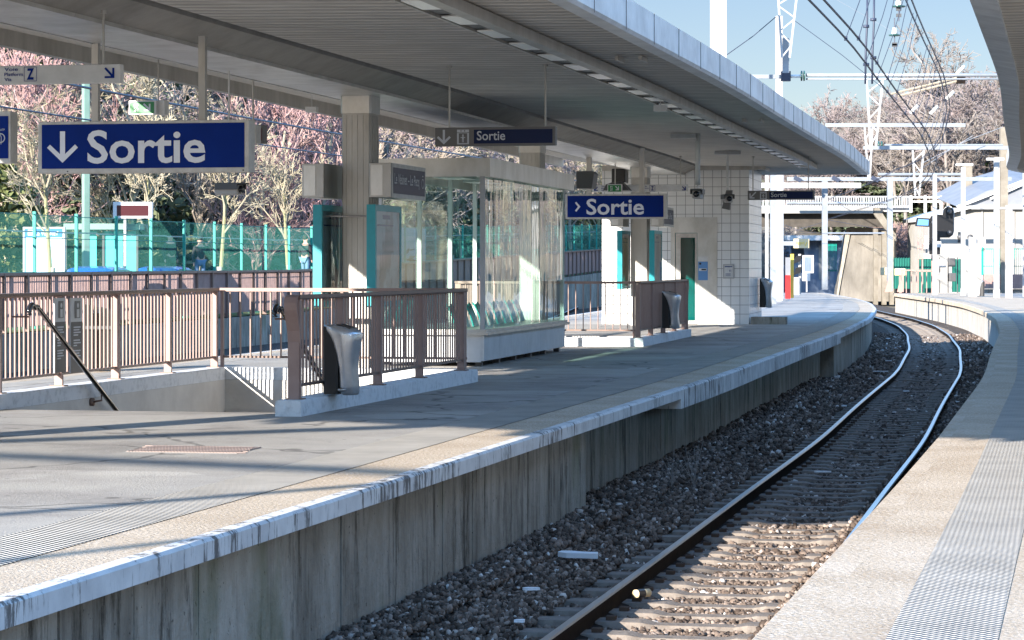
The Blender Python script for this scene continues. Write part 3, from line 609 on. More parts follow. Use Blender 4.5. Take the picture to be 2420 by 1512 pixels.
# stainless box gutter on the column line, panel by panel
mb = MB()
for a, b in zip(srange(S0, S1, 1.7)[:-1], srange(S0, S1, 1.7)[1:]):
    for pr in ([(-7.45, 4.04), (-6.5, 4.04), (-6.5, 4.055), (-7.45, 4.055)], [(-6.5, 4.03), (-6.485, 4.03), (-6.485, 4.17), (-6.5, 4.17)], [(-7.465, 4.03), (-7.45, 4.03), (-7.45, 4.17), (-7.465, 4.17)]):
        mb.loft([[Q(s, o, z) for o, z in pr] for s in (a+.006, b-.006)])
mb.build('gutter_panels', M['steel'], rt)
mb = MB(); mb.loft([[Q(s, o, z) for o, z in ((-7.7, 4.6), (-7.7, 4.2), (-7.44, 4.06), (-6.51, 4.06), (-6.1, 4.24), (-6.1, 4.6))] for s in L]); mb.build('gutter_channel', M['channel'], rt)
mb = MB()
for o, z in ((-6.3, 4.2), (-6.2, 4.235), (-6.36, 4.18)): mb.tube([Q(s, o, z) for s in L], .018, 6)
mb.build('conduit', M['wire'], rt)
# light raceway with open reflector lamps
mb = MB(); mb.loft([[Q(s, o, z) for o, z in ((-2.95, 4.1), (-2.8, 4.1), (-2.8, 4.215), (-2.95, 4.215))] for s in srange(S0, 68, 2)])
mb.loft([[Q(s, o, z) for o, z in ((-3.26, 4.12), (-3.235, 4.12), (-3.235, 4.2), (-3.26, 4.2))] for s in srange(S0, 68, 2)])
mb.build('lighting_raceway', M['steel_dull'], rt)
s = 24.5
while s < 67:
    mb = MB(); mb.loft([[Q(a, -3.22, 4.13+h), Q(a, -2.96, 4.13+h), Q(a, -2.96, 4.145+h), Q(a, -3.22, 4.145+h)] for a, h in ((s, .0), (s+.85, 0))]); lm = mb.build('lamp_tray', M['lamp_glass'], rt)
    mb = MB(); qbox(mb, s+.86, s+1.5, -3.22, -2.96, 4.15, 4.215); mb.build('ballast_box', M['dark_grey'], rt); s += 1.62
for x in (1490, 1780):
    s = s_at(-2.3, x, 20, 80)
    for o in (-2.5, -2.2): mb = MB(); qbox(mb, s, s+.5, o, o+.04, 4.16, 4.21); mb.build('cable_clip', M['steel_dull'], rt)

# columns with cap, cover strips; poster cases and name signs beside each
def column(s, label, full=True):
    p = Q(s+.25, -7.0, 0); rz = rot(s)
    c = thing('canopy_column', (0, 0, 0), 0, label, 'column', 'steel clad columns of the canopy')
    mb = MB(); mb.bev((0, 0, 1.9), (.42, .5, 3.8), b=.02); mb.build('shaft', M['steel_dull'], c)
    mb = MB()
    for i in range(5):
        x = -.168+.084*i
        for sg in (-1, 1): mb.box((x, sg*.253, 1.9), (.05, .008, 3.72))
    for i in range(5):
        y = -.19+.095*i
        for sg in (-1, 1): mb.box((sg*.213, y, 1.9), (.008, .06, 3.72))
    mb.build('cover_strips', M['steel_dull'], c)
    mb = MB(); mb.bev((0, 0, 3.92), (.46, .54, .26), b=.03); mb.build('capital', M['steel'], c)
    mb = MB(); mb.bev((0, 0, .04), (.5, .58, .08), b=.02); mb.build('plinth', M['dark_grey'], c)
    c.location = p; c.rotation_euler = (0, 0, rz); ROOTM[c] = Matrix.Translation(p) @ Matrix.Rotation(rz, 4, 'Z'); return c
SC = (36.4, 49.75, 64.3)
c1 = column(SC[0], 'steel clad canopy column between two teal poster cases beside the glass shelter')
for s, lb in ((SC[1], 'steel clad canopy column rising behind the glass shelter roof'), (SC[2], 'steel clad canopy column in front of the lift door'), (22.6, 'steel clad canopy column nearest the photographer outside the left edge')):
    copy_thing(c1, Q(s+.25, -7.0, 0), rot(s), lb)
def poster_case(s, o, label, z0=1.0, z1=2.46, L=1.5, th=.13):
    c = thing('poster_case', Q(s, o, z0), rot(s), label, 'poster case', 'teal poster cases on the columns'); rr = Matrix.Translation(Q(s, o, 0)) @ Matrix.Rotation(rot(s), 4, 'Z')
    def bx(mb, x0, x1, y0, y1, a, b): mb.hexa([rr @ V(q) for q in ((x0, y0, a), (x1, y0, a), (x1, y1, a), (x0, y1, a), (x0, y0, b), (x1, y0, b), (x1, y1, b), (x0, y1, b))])
    h = th/2; mb = MB(); bx(mb, -h, h, 0, .07, z0, z1); bx(mb, -h, h, L-.07, L, z0, z1); bx(mb, -h, h, .07, L-.07, z0, z0+.08); bx(mb, -h, h, .07, L-.07, z1-.09, z1); mb.build('frame', M['teal'], c)
    mb = MB(); bx(mb, -h+.03, h-.025, .071, L-.071, z0+.081, z1-.091); mb.build('poster', M['poster'], c)
    mb = MB(); x = h-.005; mb.quad(rr @ V((x, .07, z0+.08)), rr @ V((x, L-.07, z0+.08)), rr @ V((x, L-.07, z1-.09)), rr @ V((x, .07, z1-.09))); mb.build('glass_door', M['glass'], c)
    mb = MB(); bx(mb, h-.024, h-.021, .5, .9, z1-.2, z1-.14); bx(mb, h-.024, h-.021, .2, 1.1, z1-.3, z1-.28); mb.build('poster_heading', M['sign_blue'], c)
    mb = MB(); mb.tube([rr @ V((-.1*0+ -h*.3, -.004, z1-.25)), rr @ V((-h*.3, .01, z1-.25))], .022, 10); mb.build('lock', M['teal'], c)
    return c
def name_sign(s, o, label, z0=2.56, z1=3.05, L=2.05, th=.32, text=True):
    c = thing('name_sign', Q(s, o, z0), rot(s), label, 'name sign', 'boxed signs on the columns'); rr = Matrix.Translation(Q(s, o, 0)) @ Matrix.Rotation(rot(s), 4, 'Z')
    h = th/2; mb = MB(); mb.hexa([rr @ V(q) for q in ((-h, 0, z0), (h, 0, z0), (h, L, z0), (-h, L, z0), (-h, 0, z1), (h, 0, z1), (h, L, z1), (-h, L, z1))]); mb.build('casing', M['steel_dull'], c, bevel=.006)
    mb = MB(); mb.hexa([rr @ V(q) for q in ((-h+.03, -.008, z0+.03), (h-.12, -.008, z0+.03), (h-.12, .0, z0+.03), (-h+.03, .0, z0+.03), (-h+.03, -.008, z1-.03), (h-.12, -.008, z1-.03), (h-.12, .0, z1-.03), (-h+.03, .0, z1-.03))]); mb.build('end_grille', M['steel'], c)
    if text:
        t, n = TN(s); f = Face(rr @ V((h, 0, z0)), rr.to_3x3() @ V((0, 1, 0)), out=rr.to_3x3() @ V((1, 0, 0))); H = z1-z0
        mb = MB(); f.rect(mb, 0.03, .0, L, H, .004); mb.build('frame', M['sign_frame'], c)
        mb = MB(); f.rect(mb, .1, .06, L-.05, H-.06, .007); mb.build('panel', M['navy'], c)
        mb = MB(); f.text(mb, 'Le Vésinet – Le Pecq', .16, .15, L-.42, H-.14, .011, .012); f.disc(mb, L-.2, H*.5, .075, .011, 18, .06); f.line(mb, [(L-.2, H*.5+.12), (L-.2, H*.5+.1)], .06, .011); mb.build('lettering', M['sign_text_grey'], c)
    return c
t_right, t_left = 'teal case with a glazed poster right of the ', 'teal case with dark back left of the '
for i, (s, nm) in enumerate(((SC[0], 'column beside the glass shelter'), (SC[2], 'column in front of the lift'), )):
    so1, so2 = ((-7.0+.35, -7.0-.42), (-7.0+.37, -7.0-.42))[i]
    poster_case(s-.55, so1+.02, t_right+nm); poster_case(s-.55, so2+.0, t_left+nm)
    name_sign(s-.5, so1+.14, ('station name sign reading Le Vésinet Le Pecq on the column beside the shelter', 'small station name sign on the column in front of the lift')[i])
    name_sign(s-.5, so2-.08, ('blank dark sided sign box at the left of the column beside the shelter', 'blank sign box at the left of the column in front of the lift')[i], text=False, L=1.1)
mb = MB(); mb.tube([Q(SC[0]-.3, -7.36, 2.3), Q(SC[0]-.3, -6.68, 2.3)], .014, 8); tag(mb.build('tie_bar', M['steel_bright']), 'thin steel bar joining the two teal poster cases', 'bar')

# ---------------------------------------------------------------- glass shelter
a0, a1, ol, orr = 40.1, 47.45, -7.62, -5.9
rt = thing('glass_shelter', Q((a0+a1)/2, -6.7, 0), 0, 'glazed waiting shelter with brushed steel roof band and white base', 'shelter')
mb = MB()
for a, b in zip(srange(a0, a1, 1.45)[:-1], srange(a0, a1, 1.45)[1:]): qbox(mb, a+.004, b-.004, orr-.05, orr, .09, .5)
mb.build('base_panels', M['shelter_base'], rt)
mb = MB(); qbox(mb, a0, a0+.05, ol, orr-.051, .07, .5); qbox(mb, a1-.05, a1, ol, orr-.051, .07, .5); qbox(mb, a0, a1, ol-.001, ol+.05, .07, .5); mb.build('end_base', M['shelter_base'], rt)
mb = MB()
for s in srange(a0+.2, a1-.2, 1.5):
    for o in (orr-.12, ol+.12): qbox(mb, s-.05, s+.05, o-.05, o+.05, 0, .09)
mb.build('feet', M['dark_grey'], rt)
mb = MB(); qbox(mb, a0-.08, a1+.08, ol-.05, orr+.08, .5, .545); qbox(mb, a0-.04, a1+.04, ol-.02, orr+.04, .545, .585); qbox(mb, a0+.06, a1-.06, ol+.08, orr-.1, .12, .15); mb.build('sill', M['steel'], rt)
mb = MB()
for a, b in zip(srange(a0-.12, a1+.3, 1.25)[:-1], srange(a0-.12, a1+.3, 1.25)[1:]): qbox(mb, a+.003, b-.003, orr+.1, orr+.12, 2.99, 3.28)
qbox(mb, a0-.12, a0-.1, ol-.12, orr+.12, 2.99, 3.28); qbox(mb, a1+.3, a1+.32, ol-.12, orr+.12, 2.99, 3.28); qbox(mb, a0-.12, a1+.3, ol-.14, ol-.12, 2.99, 3.28)
mb.build('roof_band', M['steel'], rt)
mb = MB(); qbox(mb, a0-.1, a1+.3, ol-.12, orr+.1, 3.2, 3.24); mb.build('roof', M['paint_grey'], rt)
for s, o in ((a0+.03, orr-.03), (a0+.03, ol+.03), (42.9, ol+.03), (45.3, ol+.03), (a1-.04, ol+.03), (a1-.04, orr-.04)):
    mb = MB(); qbox(mb, s-.035, s+.035, o-.035, o+.035, .585, 3.2); mb.build('post', M['paint_grey'] if o > -7 else M['paint_white'], rt)
n = 9
for i in range(n):
    a, b = a0+.07+(a1-a0-.12)*i/n, a0+.07+(a1-a0-.12)*(i+1)/n; mb = MB(); tw = .02*((i*37) % 5-2)/2
    mb.quad(Q(a+.004, orr-.012-tw*.5, .585), Q(b-.004, orr-.012+tw*.5, .585), Q(b-.004, orr-.012+tw*.5, 2.99), Q(a+.004, orr-.012-tw*.5, 2.99)); mb.build('pane', M['glass_wavy'], rt)
for k in range(3):
    mb = MB(); q0 = ol+.07+(orr-ol-.14)*k/3; q1 = q0+(orr-ol-.14)/3-.01; mb.quad(Q(a0+.02, q0, .585), Q(a0+.02, q1, .585), Q(a0+.02, q1, 2.99), Q(a0+.02, q0, 2.99)); mb.build('pane', M['glass'], rt)
for a, b in ((a0+.07, 42.86), (42.94, 45.26)):
    mb = MB(); mb.quad(Q(a, ol+.02, .585), Q(b, ol+.02, .585), Q(b, ol+.02, 2.99), Q(a, ol+.02, 2.99)); mb.build('pane', M['glass'], rt)
for s in (41.3, 43.6, 45.7):
    mb = MB(); qbox(mb, s, s+1.1, -7.0, -6.5, 3.02, 3.1); mb.build('ceiling_lamp', M['paint_grey'], rt)
# shell seats in a row inside
def seat():
    c = thing('shell_seat', (0, 0, 0), 0, 'x', 'seat', 'teal shell seats in the glass shelter')
    mb = MB(); mb.sm = True; secs = []
    for y, z in ((-.36, .40), (-.3, .43), (-.1, .42), (.04, .42), (.1, .46), (.15, .58), (.2, .74), (.27, .9), (.31, .95)):
        hw = .22 if z < .6 else .21-.05*(z-.6); secs.append([V((-hw, y, z+.03)), V((-hw*.6, y, z)), V((0, y, z-.01)), V((hw*.6, y, z)), V((hw, y, z+.03))])
    top = [[p for p in q] for q in secs]; A = []
    for q in secs: A.append(q+[p+V((0, .016, -.022)) for p in reversed(q)])
    mb.loft(A); mb.build('shell', M['teal_seat'], c)
    mb = MB(); mb.box((0, .0, .28), (.06, .06, .27)); mb.box((0, 0, .145), (.2, .2, .02)); mb.build('pedestal', M['dark_grey'], c); return c
st = seat()
for i in range(9):
    s = 41.0+.68*i; p = Q(s, -6.35, .0); rz = rot(s)-math.pi/2-.12   # the shells face the near track's side
    lb = 'teal shell seat number %s from the near end of the row in the shelter' % ('one two three four five six seven eight nine'.split()[i])
    lb = ['teal shell seat nearest the white corner of the glass shelter', 'second teal shell seat from the near corner of the shelter', 'third teal shell seat from the near corner of the shelter', 'fourth teal shell seat from the near corner of the shelter', 'middle teal shell seat of the row inside the shelter', 'fourth teal shell seat from the far end of the shelter', 'third teal shell seat from the far end of the shelter', 'second teal shell seat from the far end of the shelter', 'teal shell seat at the far end of the shelter row'][i]
    rz = rot(s)+math.pi/2
    if i == 0: st.location = p; st.rotation_euler = (0, 0, rz); st['label'] = lb
    else: copy_thing(st, p, rz, lb)

# ---------------------------------------------------------------- lift tower
T0, T1, TL, TRR = 69.9, 74.1, -8.75, -4.75
rt = thing('lift_tower', Q(72, -6.7, 0), 0, 'white square-tiled lift tower with a steel framed glass door under the canopy', 'lift tower')
Mt = Matrix.Translation(Q(T0, TRR, 0)) @ Matrix.Rotation(rot(T0), 4, 'Z'); WT = TRR-TL
def tb(mb, x0, x1, y0, y1, z0, z1): return mb.hexa([Mt @ V(q) for q in ((x0, y0, z0), (x1, y0, z0), (x1, y1, z0), (x0, y1, z0), (x0, y0, z1), (x1, y0, z1), (x1, y1, z1), (x0, y1, z1))])
def tx(x): return o_at(T0, x)-TRR
dx0, dx1, dxm, dz = tx(1585), tx(1695), tx(1648), 2.89
mb = MB(); tb(mb, -WT, dx0, 0, .3, 0, 4.24); tb(mb, dx1, 0, 0, .3, 0, 4.24); tb(mb, dx0, dx1, 0, .3, dz, 4.24); tb(mb, -.3, 0, .301, 4.2, 0, 4.24); tb(mb, -WT, -WT+.3, .301, 4.2, 0, 4.24); tb(mb, -WT+.3, -.3, 3.9, 4.2, 0, 4.24)
tw = mb.build('tiled_wall', M['tile'], rt)
# real grout lines on the faces the photo shows
mb = MB(); ts = .2455; i = 1
for i in range(1, 18):
    z = .03+i*ts
    for x0, x1 in ((-WT, dx0), (dx1, 0)) if z < dz else ((-WT, 0),): tb(mb, x0, x1, -.0015, .0, z-.006, z+.006)
    tb(mb, 0, .0015, 0, 4.2, z-.006, z+.006)
for i in range(1, 17):
    x = -ts*i-.0
    if x < -WT: break
    for z0, z1 in (((0, 4.24),) if not (dx0 < x < dx1) else ((dz, 4.24),)): tb(mb, x-.006, x+.006, -.0018, .0, z0, z1)
mb.build('tile_joints', M['tile_joint'], rt)
mb = MB(); tb(mb, dx0, dx1, -.02, .02, dz-.42, dz); tb(mb, dxm, dx1, -.015, .02, 0, dz-.42); tb(mb, dx0-.0, dx0+.12, -.015, .02, 0, dz-.42); mb.build('door_surround', M['steel'], rt)
d = thing_door = None
mb = MB(); xa, xb = tx(1597), tx(1647)
tb(mb, xa, xa+.13, .0, .05, 0, dz-.43); tb(mb, xb-.05, xb, .0, .05, 0, dz-.43); tb(mb, xa+.13, xb-.05, 0, .05, dz-.55, dz-.43); tb(mb, xa+.13, xb-.05, 0, .05, 0, .1)
door = mb.build('door', M['steel_bright'], rt)
mb = MB(); mb.quad(*[Mt @ V(q) for q in ((xa+.13, .03, .1), (xb-.05, .03, .1), (xb-.05, .03, dz-.55), (xa+.13, .03, dz-.55))]); mb.build('door_glass', M['glass_green'], door)
mb = MB(); tb(mb, dx0, dxm, .25, .3, 0, 2.6); mb.build('lift_car', M['teal'], rt)
f = Face(Mt @ V((0, -.016, 0)), Mt.to_3x3() @ V((1, 0, 0)), out=Mt.to_3x3() @ V((0, -1, 0)))
zy = lambda y: z_at(T0, -5.5, y)
mb = MB(); f.rect(mb, tx(1650), zy(662), tx(1673), zy(618), .004, .02); mb.build('call_panel', M['plastic_blue_panel'], rt)
mb = MB(); f.rect(mb, tx(1650), zy(617), tx(1673), zy(606), .005); f.rect(mb, tx(1652), zy(640), tx(1670), zy(634), .007); mb.build('panel_labels', M['paint_white'], rt)
mb = MB(); f.disc(mb, tx(1655), zy(623), .03, .009); f.rect(mb, tx(1658), zy(638.6), tx(1669), zy(635.2), .009); mb.build('call_button', M['black'], rt)
mb = MB(); tb(mb, -WT, .35, -.35, 4.3, 4.24-.3, 4.5) if False else None
# band of sheet steel closing the gap between tower and canopy
mb = MB(); tb(mb, tx(1630)-.0, .45, -.1, -.06, 4.16, 4.55); tb(mb, .41, .45, -.06, 1.4, 4.16, 4.55); tb(mb, -WT-.0, tx(1630), -.1, -.06, 4.16, 4.3); mb.build('closing_band', M['steel_dull'], rt)
nb = thing('wall_notice', Mt @ V((tx(1721), -.02, 1.1)), 0, 'small framed notice with a blue heading on the white tiled wall', 'notice')
f = Face(Mt @ V((0, 0, 0)), Mt.to_3x3() @ V((1, 0, 0)), out=Mt.to_3x3() @ V((0, -1, 0)))
mb = MB(); f.rect(mb, tx(1709), zy(658), tx(1735), zy(624), .03, .028); mb.build('frame', M['paint_grey'], nb)
mb = MB(); f.rect(mb, tx(1712), zy(655), tx(1732), zy(627), .033); mb.build('sheet', M['paint_white'], nb)
mb = MB(); f.rect(mb, tx(1713), zy(631), tx(1731), zy(629), .036); f.rect(mb, tx(1724), zy(642), tx(1725), zy(637), .036); f.rect(mb, tx(1727), zy(642), tx(1728), zy(637), .036)
for j in range(3): f.rect(mb, tx(1715), zy(646+2.5*j+.8), tx(1727), zy(646+2.5*j), .036)
mb.build('print', M['sign_blue'], nb)
mb = MB(); tb(mb, .05, 1.0, -.05, .5, 0, .2); tag(mb.build('concrete_block', M['concrete_wall']), 'low dark concrete block at the foot of the tiled lift tower', 'block')
# dark awning shaped box and black housing left of the tower top
mb = MB(); s = 62; a = [(o_at(s, 1425), z_at(s, -8, 450)), (o_at(s, 1432), z_at(s, -8, 436)), (o_at(s, 1448), z_at(s, -8, 430)), (o_at(s, 1468), z_at(s, -8, 430)), (o_at(s, 1487), z_at(s, -8, 450))]
mb.loft([[Q(q, o, z) for o, z in a] for q in (s, s+.5)]); tag(mb.build('loudspeaker', M['dark_grey']), 'dark sloping housing above the white direction sign in front of the tower', 'loudspeaker')
mb = MB(); s = 66; qbox(mb, s, s+.6, o_at(s, 1445), o_at(s, 1478), z_at(s, -8, 432), z_at(s, -8, 398)); tag(mb.build('junction_box', M['black'], bevel=.03), 'black box under the canopy left of the lift tower', 'box')
mb = MB(); s = 49; mb.sm = False; mb.prism([(0, 0), (.3, 0), (.34, .28), (.3, .33), (0, .33)], 0, .5, M=Matrix.Translation(Q(s, o_at(s, 1362), z_at(s, -6, 445))) @ Matrix.Rotation(rot(s), 4, 'Z'), axis='y'); tag(mb.build('loudspeaker', M['dark_grey']), 'dark rounded box just beyond the far end of the shelter roof', 'loudspeaker')

# ---------------------------------------------------------------- litter bins
def bin_thing():
    c = thing('litter_bin', (0, 0, 0), 0, 'x', 'litter bin', 'silver and black litter bins')
    mb = MB(); mb.bev((.09, 0, .38), (.16, .36, .74), b=.02); mb.build('back_housing', M['black'], c)
    mb = MB(); mb.sm = True; secs = []
    for z, l, r, h in ((.0, .2, .335, .12), (.03, .175, .345, .14), (.1, .165, .345, .15), (.28, .165, .325, .165), (.45, .14, .335, .19), (.58, .1, .36, .205), (.66, .06, .375, .21), (.7, .03, .35, .21), (.745, .015, .26, .2), (.77, .01, .12, .19)):
        q = []; n = 20; cx, hx = (l+r)/2, (r-l)/2
        for i in range(n):
            a = 2*math.pi*i/n; ca, sa = math.cos(a), math.sin(a); e = .45; q.append(V((cx+hx*math.copysign(abs(ca)**e, ca), h*math.copysign(abs(sa)**e, sa), z)))
        secs.append(q)
    mb.loft(secs); mb.build('shell', M['silver'], c)
    mb = MB(); A = [V((.15, -.15, .765)), V((.3, -.14, .725)), V((.3, .14, .725)), V((.15, .15, .765))]; mb.loft([A, [p+V((0, 0, .012)) for p in A]]); mb.build('opening', M['black'], c)
    mb = MB(); mb.sm = True; mb.sphere((.2, -.14, .06), .06, 10, 6, (1, .5, .4)); mb.build('foot_latch', M['steel_bright'], c)
    return c
bn = bin_thing()
bs = 27.85; bn.location = Q(bs, -4.94, .175); bn.rotation_euler = (0, 0, rot(bs)); bn['label'] = 'silver and black litter bin fixed to the near brown railing'
bn.scale = (1.02, 1, 1.0)
copy_thing(bn, Q(s_at(-4.9, 1570), -4.94, .28), rot(54), 'silver and black litter bin on the dark railing of the far stairs')
copy_thing(bn, Q(73., -4.72, .4), rot(73), 'silver and black litter bin at the right edge of the tiled lift tower', scale=(1, 1, 1.08))
copy_thing(bn, U(2326, 700, 131)-V((0, 0, 0)), math.pi*.9, 'litter bin standing among the white posts on the opposite platform')

# ---------------------------------------------------------------- hanging signs
def hang(s, x0, x1, y0, y1, name, label, cat, group, th=.14, body='sign_frame', side=0):
    o0, o1 = o_at(s, x0), o_at(s, x1); z1, z0 = z_at(s, (o0+o1)/2, y0), z_at(s, (o0+o1)/2, y1)
    t, n = TN(s); c = thing(name, Q(s, (o0+o1)/2, z0), 0, label, cat, group)
    mb = MB(); qbox(mb, s, s+th, o0, o1, z0, z1); mb.build('casing', M[body], c, bevel=.008)
    f = Face(Q(s, o0, z0), n, out=-t)
    W_, H_ = o1-o0, z1-z0; f.W, f.H = W_, H_
    f.x = lambda x: o_at(s, x)-o0
    f.y = lambda y: z_at(s, (o0+o1)/2, y)-z0
    return c, f, (o0, o1, z0, z1)
def rods(c, s, xs, z0, r, m='steel_dull', flat=None, zt=4.25):
    for x in xs:
        o = o_at(s, x); mb = MB(); zz = zt if o > -6.1 else 4.1 if o > -7.4 else 4.33+.14*(-7.7-o)
        if flat: qbox(mb, s+.02, s+.02+flat, o-flat/2, o+flat/2, z0, zz)
        else: mb.tube([Q(s+.06, o, z0), Q(s+.06, o, zz)], r, 8); mb.tube([Q(s+.06, o, zz-.03), Q(s+.06, o, zz)], r*2.6, 8)
        mb.build('hanger', M[m], c)
# big exit sign
s = 27.3
c, f, b = hang(s, 90, 588, 285, 408, 'exit_sign', 'large blue exit sign with white Sortie and a down arrow over the near stairs', 'sign', 'exit signs', th=.22)
mb = MB(); f.rect(mb, f.x(99), f.y(397), f.x(578), f.y(292), .004); mb.build('panel', M['sign_blue'], c)
mb = MB(); f.text(mb, 'Sortie', f.x(207), f.y(386), f.x(486), f.y(306), .01, .018)
ax = f.x(148.5); 
f.rect(mb, f.x(142.5), f.y(374), f.x(154.5), f.y(308), .0095)
f.poly(mb, [(ax, f.y(383)), (f.x(185), f.y(347)), (f.x(178), f.y(339.5)), (ax, f.y(368))], .010); f.poly(mb, [(ax, f.y(383)), (ax, f.y(368)), (f.x(119), f.y(339.5)), (f.x(112), f.y(347))], .0105)
mb.build('lettering', M['sign_white'], c); rods(c, s, (222, 475), b[3], 0, flat=.075)
mb = MB(); 
for x in (160, 575): mb.tube([f.p(f.x(x), .02, .002), f.p(f.x(x), .02, .008)], .008, 8)
mb.build('screws', M['dark_grey'], c)
# second exit sign
s = 58.2
c, f, b = hang(s, 1336, 1575, 458, 517, 'exit_sign', 'smaller looking blue exit sign with white Sortie beyond the glass shelter', 'sign', 'exit signs', th=.22)
mb = MB(); f.rect(mb, f.x(1341), f.y(513), f.x(1568), f.y(462), .004); mb.build('panel', M['sign_blue'], c)
mb = MB(); f.text(mb, 'Sortie', f.x(1386), f.y(507.5), f.x(1522), f.y(469), .01, .018); f.poly(mb, [(f.x(1372), f.y(488)), (f.x(1362), f.y(500)), (f.x(1359), f.y(497)), (f.x(1366), f.y(488)), (f.x(1359), f.y(479)), (f.x(1362), f.y(476))], .01)
mb.build('lettering', M['sign_white'], c); rods(c, s, (1391, 1516), b[3], 0, flat=.11)
# white direction signs
def small_text(f, mb, x, y0, y1, k):
    for j, wd in enumerate(('Voie', 'Platform', 'Via')): h = (y1-y0)/3; yy = y0+h*j; f.text(mb, wd, f.x(x), f.y(yy+h*.82), f.x(x+(32, 44, 17)[j]*k), f.y(yy+h*.12), .008, .01)
s = 24.4
c, f, b = hang(s, -220, 284, 155, 199, 'direction_sign', 'white sign with boxed Z and blue arrow at the upper left corner', 'sign', 'white direction signs', th=.1, body='paint_white')
mb = MB(); small_text(f, mb, 11, 158, 194, 1.0); f.text(mb, 'Z', f.x(64), f.y(189), f.x(81), f.y(162), .008, .04)
for q in (((58, 159), (87, 159)), ((58, 192), (87, 192)), ((58, 159), (58, 192)), ((87, 159), (87, 192))): f.line(mb, [(f.x(q[0][0]), f.y(q[0][1])), (f.x(q[1][0]), f.y(q[1][1]))], .005, .0082)
mb.build('lettering', M['sign_blue'], c); mb = MB(); f.line(mb, [(f.x(249), f.y(164)), (f.x(268), f.y(185))], .022, .008); f.rect(mb, f.x(266), f.y(188), f.x(271), f.y(164), .009); f.rect(mb, f.x(248), f.y(188), f.x(271), f.y(183.5), .0095)
mb.build('arrow', M['sign_blue'], c); rods(c, s, (239,), b[3], .013)
s = 62.6
c, f, b = hang(s, 1400, 1625, 436, 453, 'direction_sign', 'white sign with boxed Z above the smaller exit sign', 'sign', 'white direction signs', th=.1, body='paint_white')
mb = MB(); small_text(f, mb, 1421, 437.5, 452, .36); mb.build('left_lettering', M['sign_blue'], c); mb = MB(); small_text(f, mb, 1517, 437.5, 452, .36); f.text(mb, 'Z', f.x(1539), f.y(450), f.x(1545), f.y(440), .008, .04)
for q in (((1535.5, 438), (1548, 438)), ((1535.5, 452), (1548, 452)), ((1535.5, 438), (1535.5, 452)), ((1548, 438), (1548, 452))): f.line(mb, [(f.x(q[0][0]), f.y(q[0][1])), (f.x(q[1][0]), f.y(q[1][1]))], .008, .0082)
mb.build('lettering', M['sign_blue'], c)
for sx, xx in ((1, 1616), (-1, 1409)):
    mb = MB(); f.line(mb, [(f.x(xx-sx*3.5), f.y(441)), (f.x(xx+sx*3.5), f.y(448.5))], .02, .008); f.rect(mb, min(f.x(xx+sx*3), f.x(xx+sx*5)), f.y(450), max(f.x(xx+sx*3), f.x(xx+sx*5)), f.y(441), .009); f.rect(mb, min(f.x(xx-sx*4), f.x(xx+sx*5)), f.y(450.3), max(f.x(xx-sx*4), f.x(xx+sx*5)), f.y(448.3), .0095); mb.build('arrow', M['sign_blue'], c)
rods(c, s, (1417, 1608), b[3], .012)
# green emergency exit signs
def exit_green(s, x0, x1, y0, y1, label, hx):
    c, f, b = hang(s, x0, x1, y0, y1, 'emergency_sign', label, 'sign', 'green emergency signs', th=.09, body='paint_white'); W_, H_ = f.W, f.H
    mb = MB(); f.rect(mb, .05*W_, .1*H_, .93*W_, .9*H_, .004); mb.build('panel', M['green_sign'], c)
    mb = MB(); f.rect(mb, .2*W_, .22*H_, .35*W_, .78*H_, .007)
    f.line(mb, [(.55*W_, .76*H_), (.76*W_, .36*H_)], .12*H_, .007); f.rect(mb, .74*W_, .26*H_, .8*W_, .76*H_, .008); f.rect(mb, .57*W_, .26*H_, .8*W_, .38*H_, .0085)
    mb.build('arrow_and_door', M['sign_text_grey'], c)
    mb = MB(); f.disc(mb, .3*W_, .72*H_, .05*H_, .01, 8); f.line(mb, [(.29*W_, .66*H_), (.26*W_, .45*H_), (.31*W_, .34*H_), (.3*W_, .22*H_)], .07*H_, .01); f.line(mb, [(.26*W_, .45*H_), (.2*W_, .36*H_), (.15*W_, .36*H_)], .06*H_, .0105); f.line(mb, [(.22*W_, .56*H_), (.3*W_, .62*H_), (.36*W_, .52*H_)], .05*H_, .011)
    mb.build('running_figure', M['green_sign'], c); rods(c, s, (hx,), b[3], .012)
exit_green(36.3, 304, 369, 237, 271, 'green running man emergency sign above the large blue exit sign', 371)
mb = MB(); qbox(mb, 36.4, 36.6, o_at(36.4, 372), o_at(36.4, 389), z_at(36.4, -11, 273), z_at(36.4, -11, 238)); tag(mb.build('battery_box', M['paint_white'], bevel=.01), 'small pale box right beside the green sign at left', 'box')
exit_green(61.8, 1435.5, 1470, 435, 454.5, 'small green running man sign hanging in front of the white Z sign', 1453)
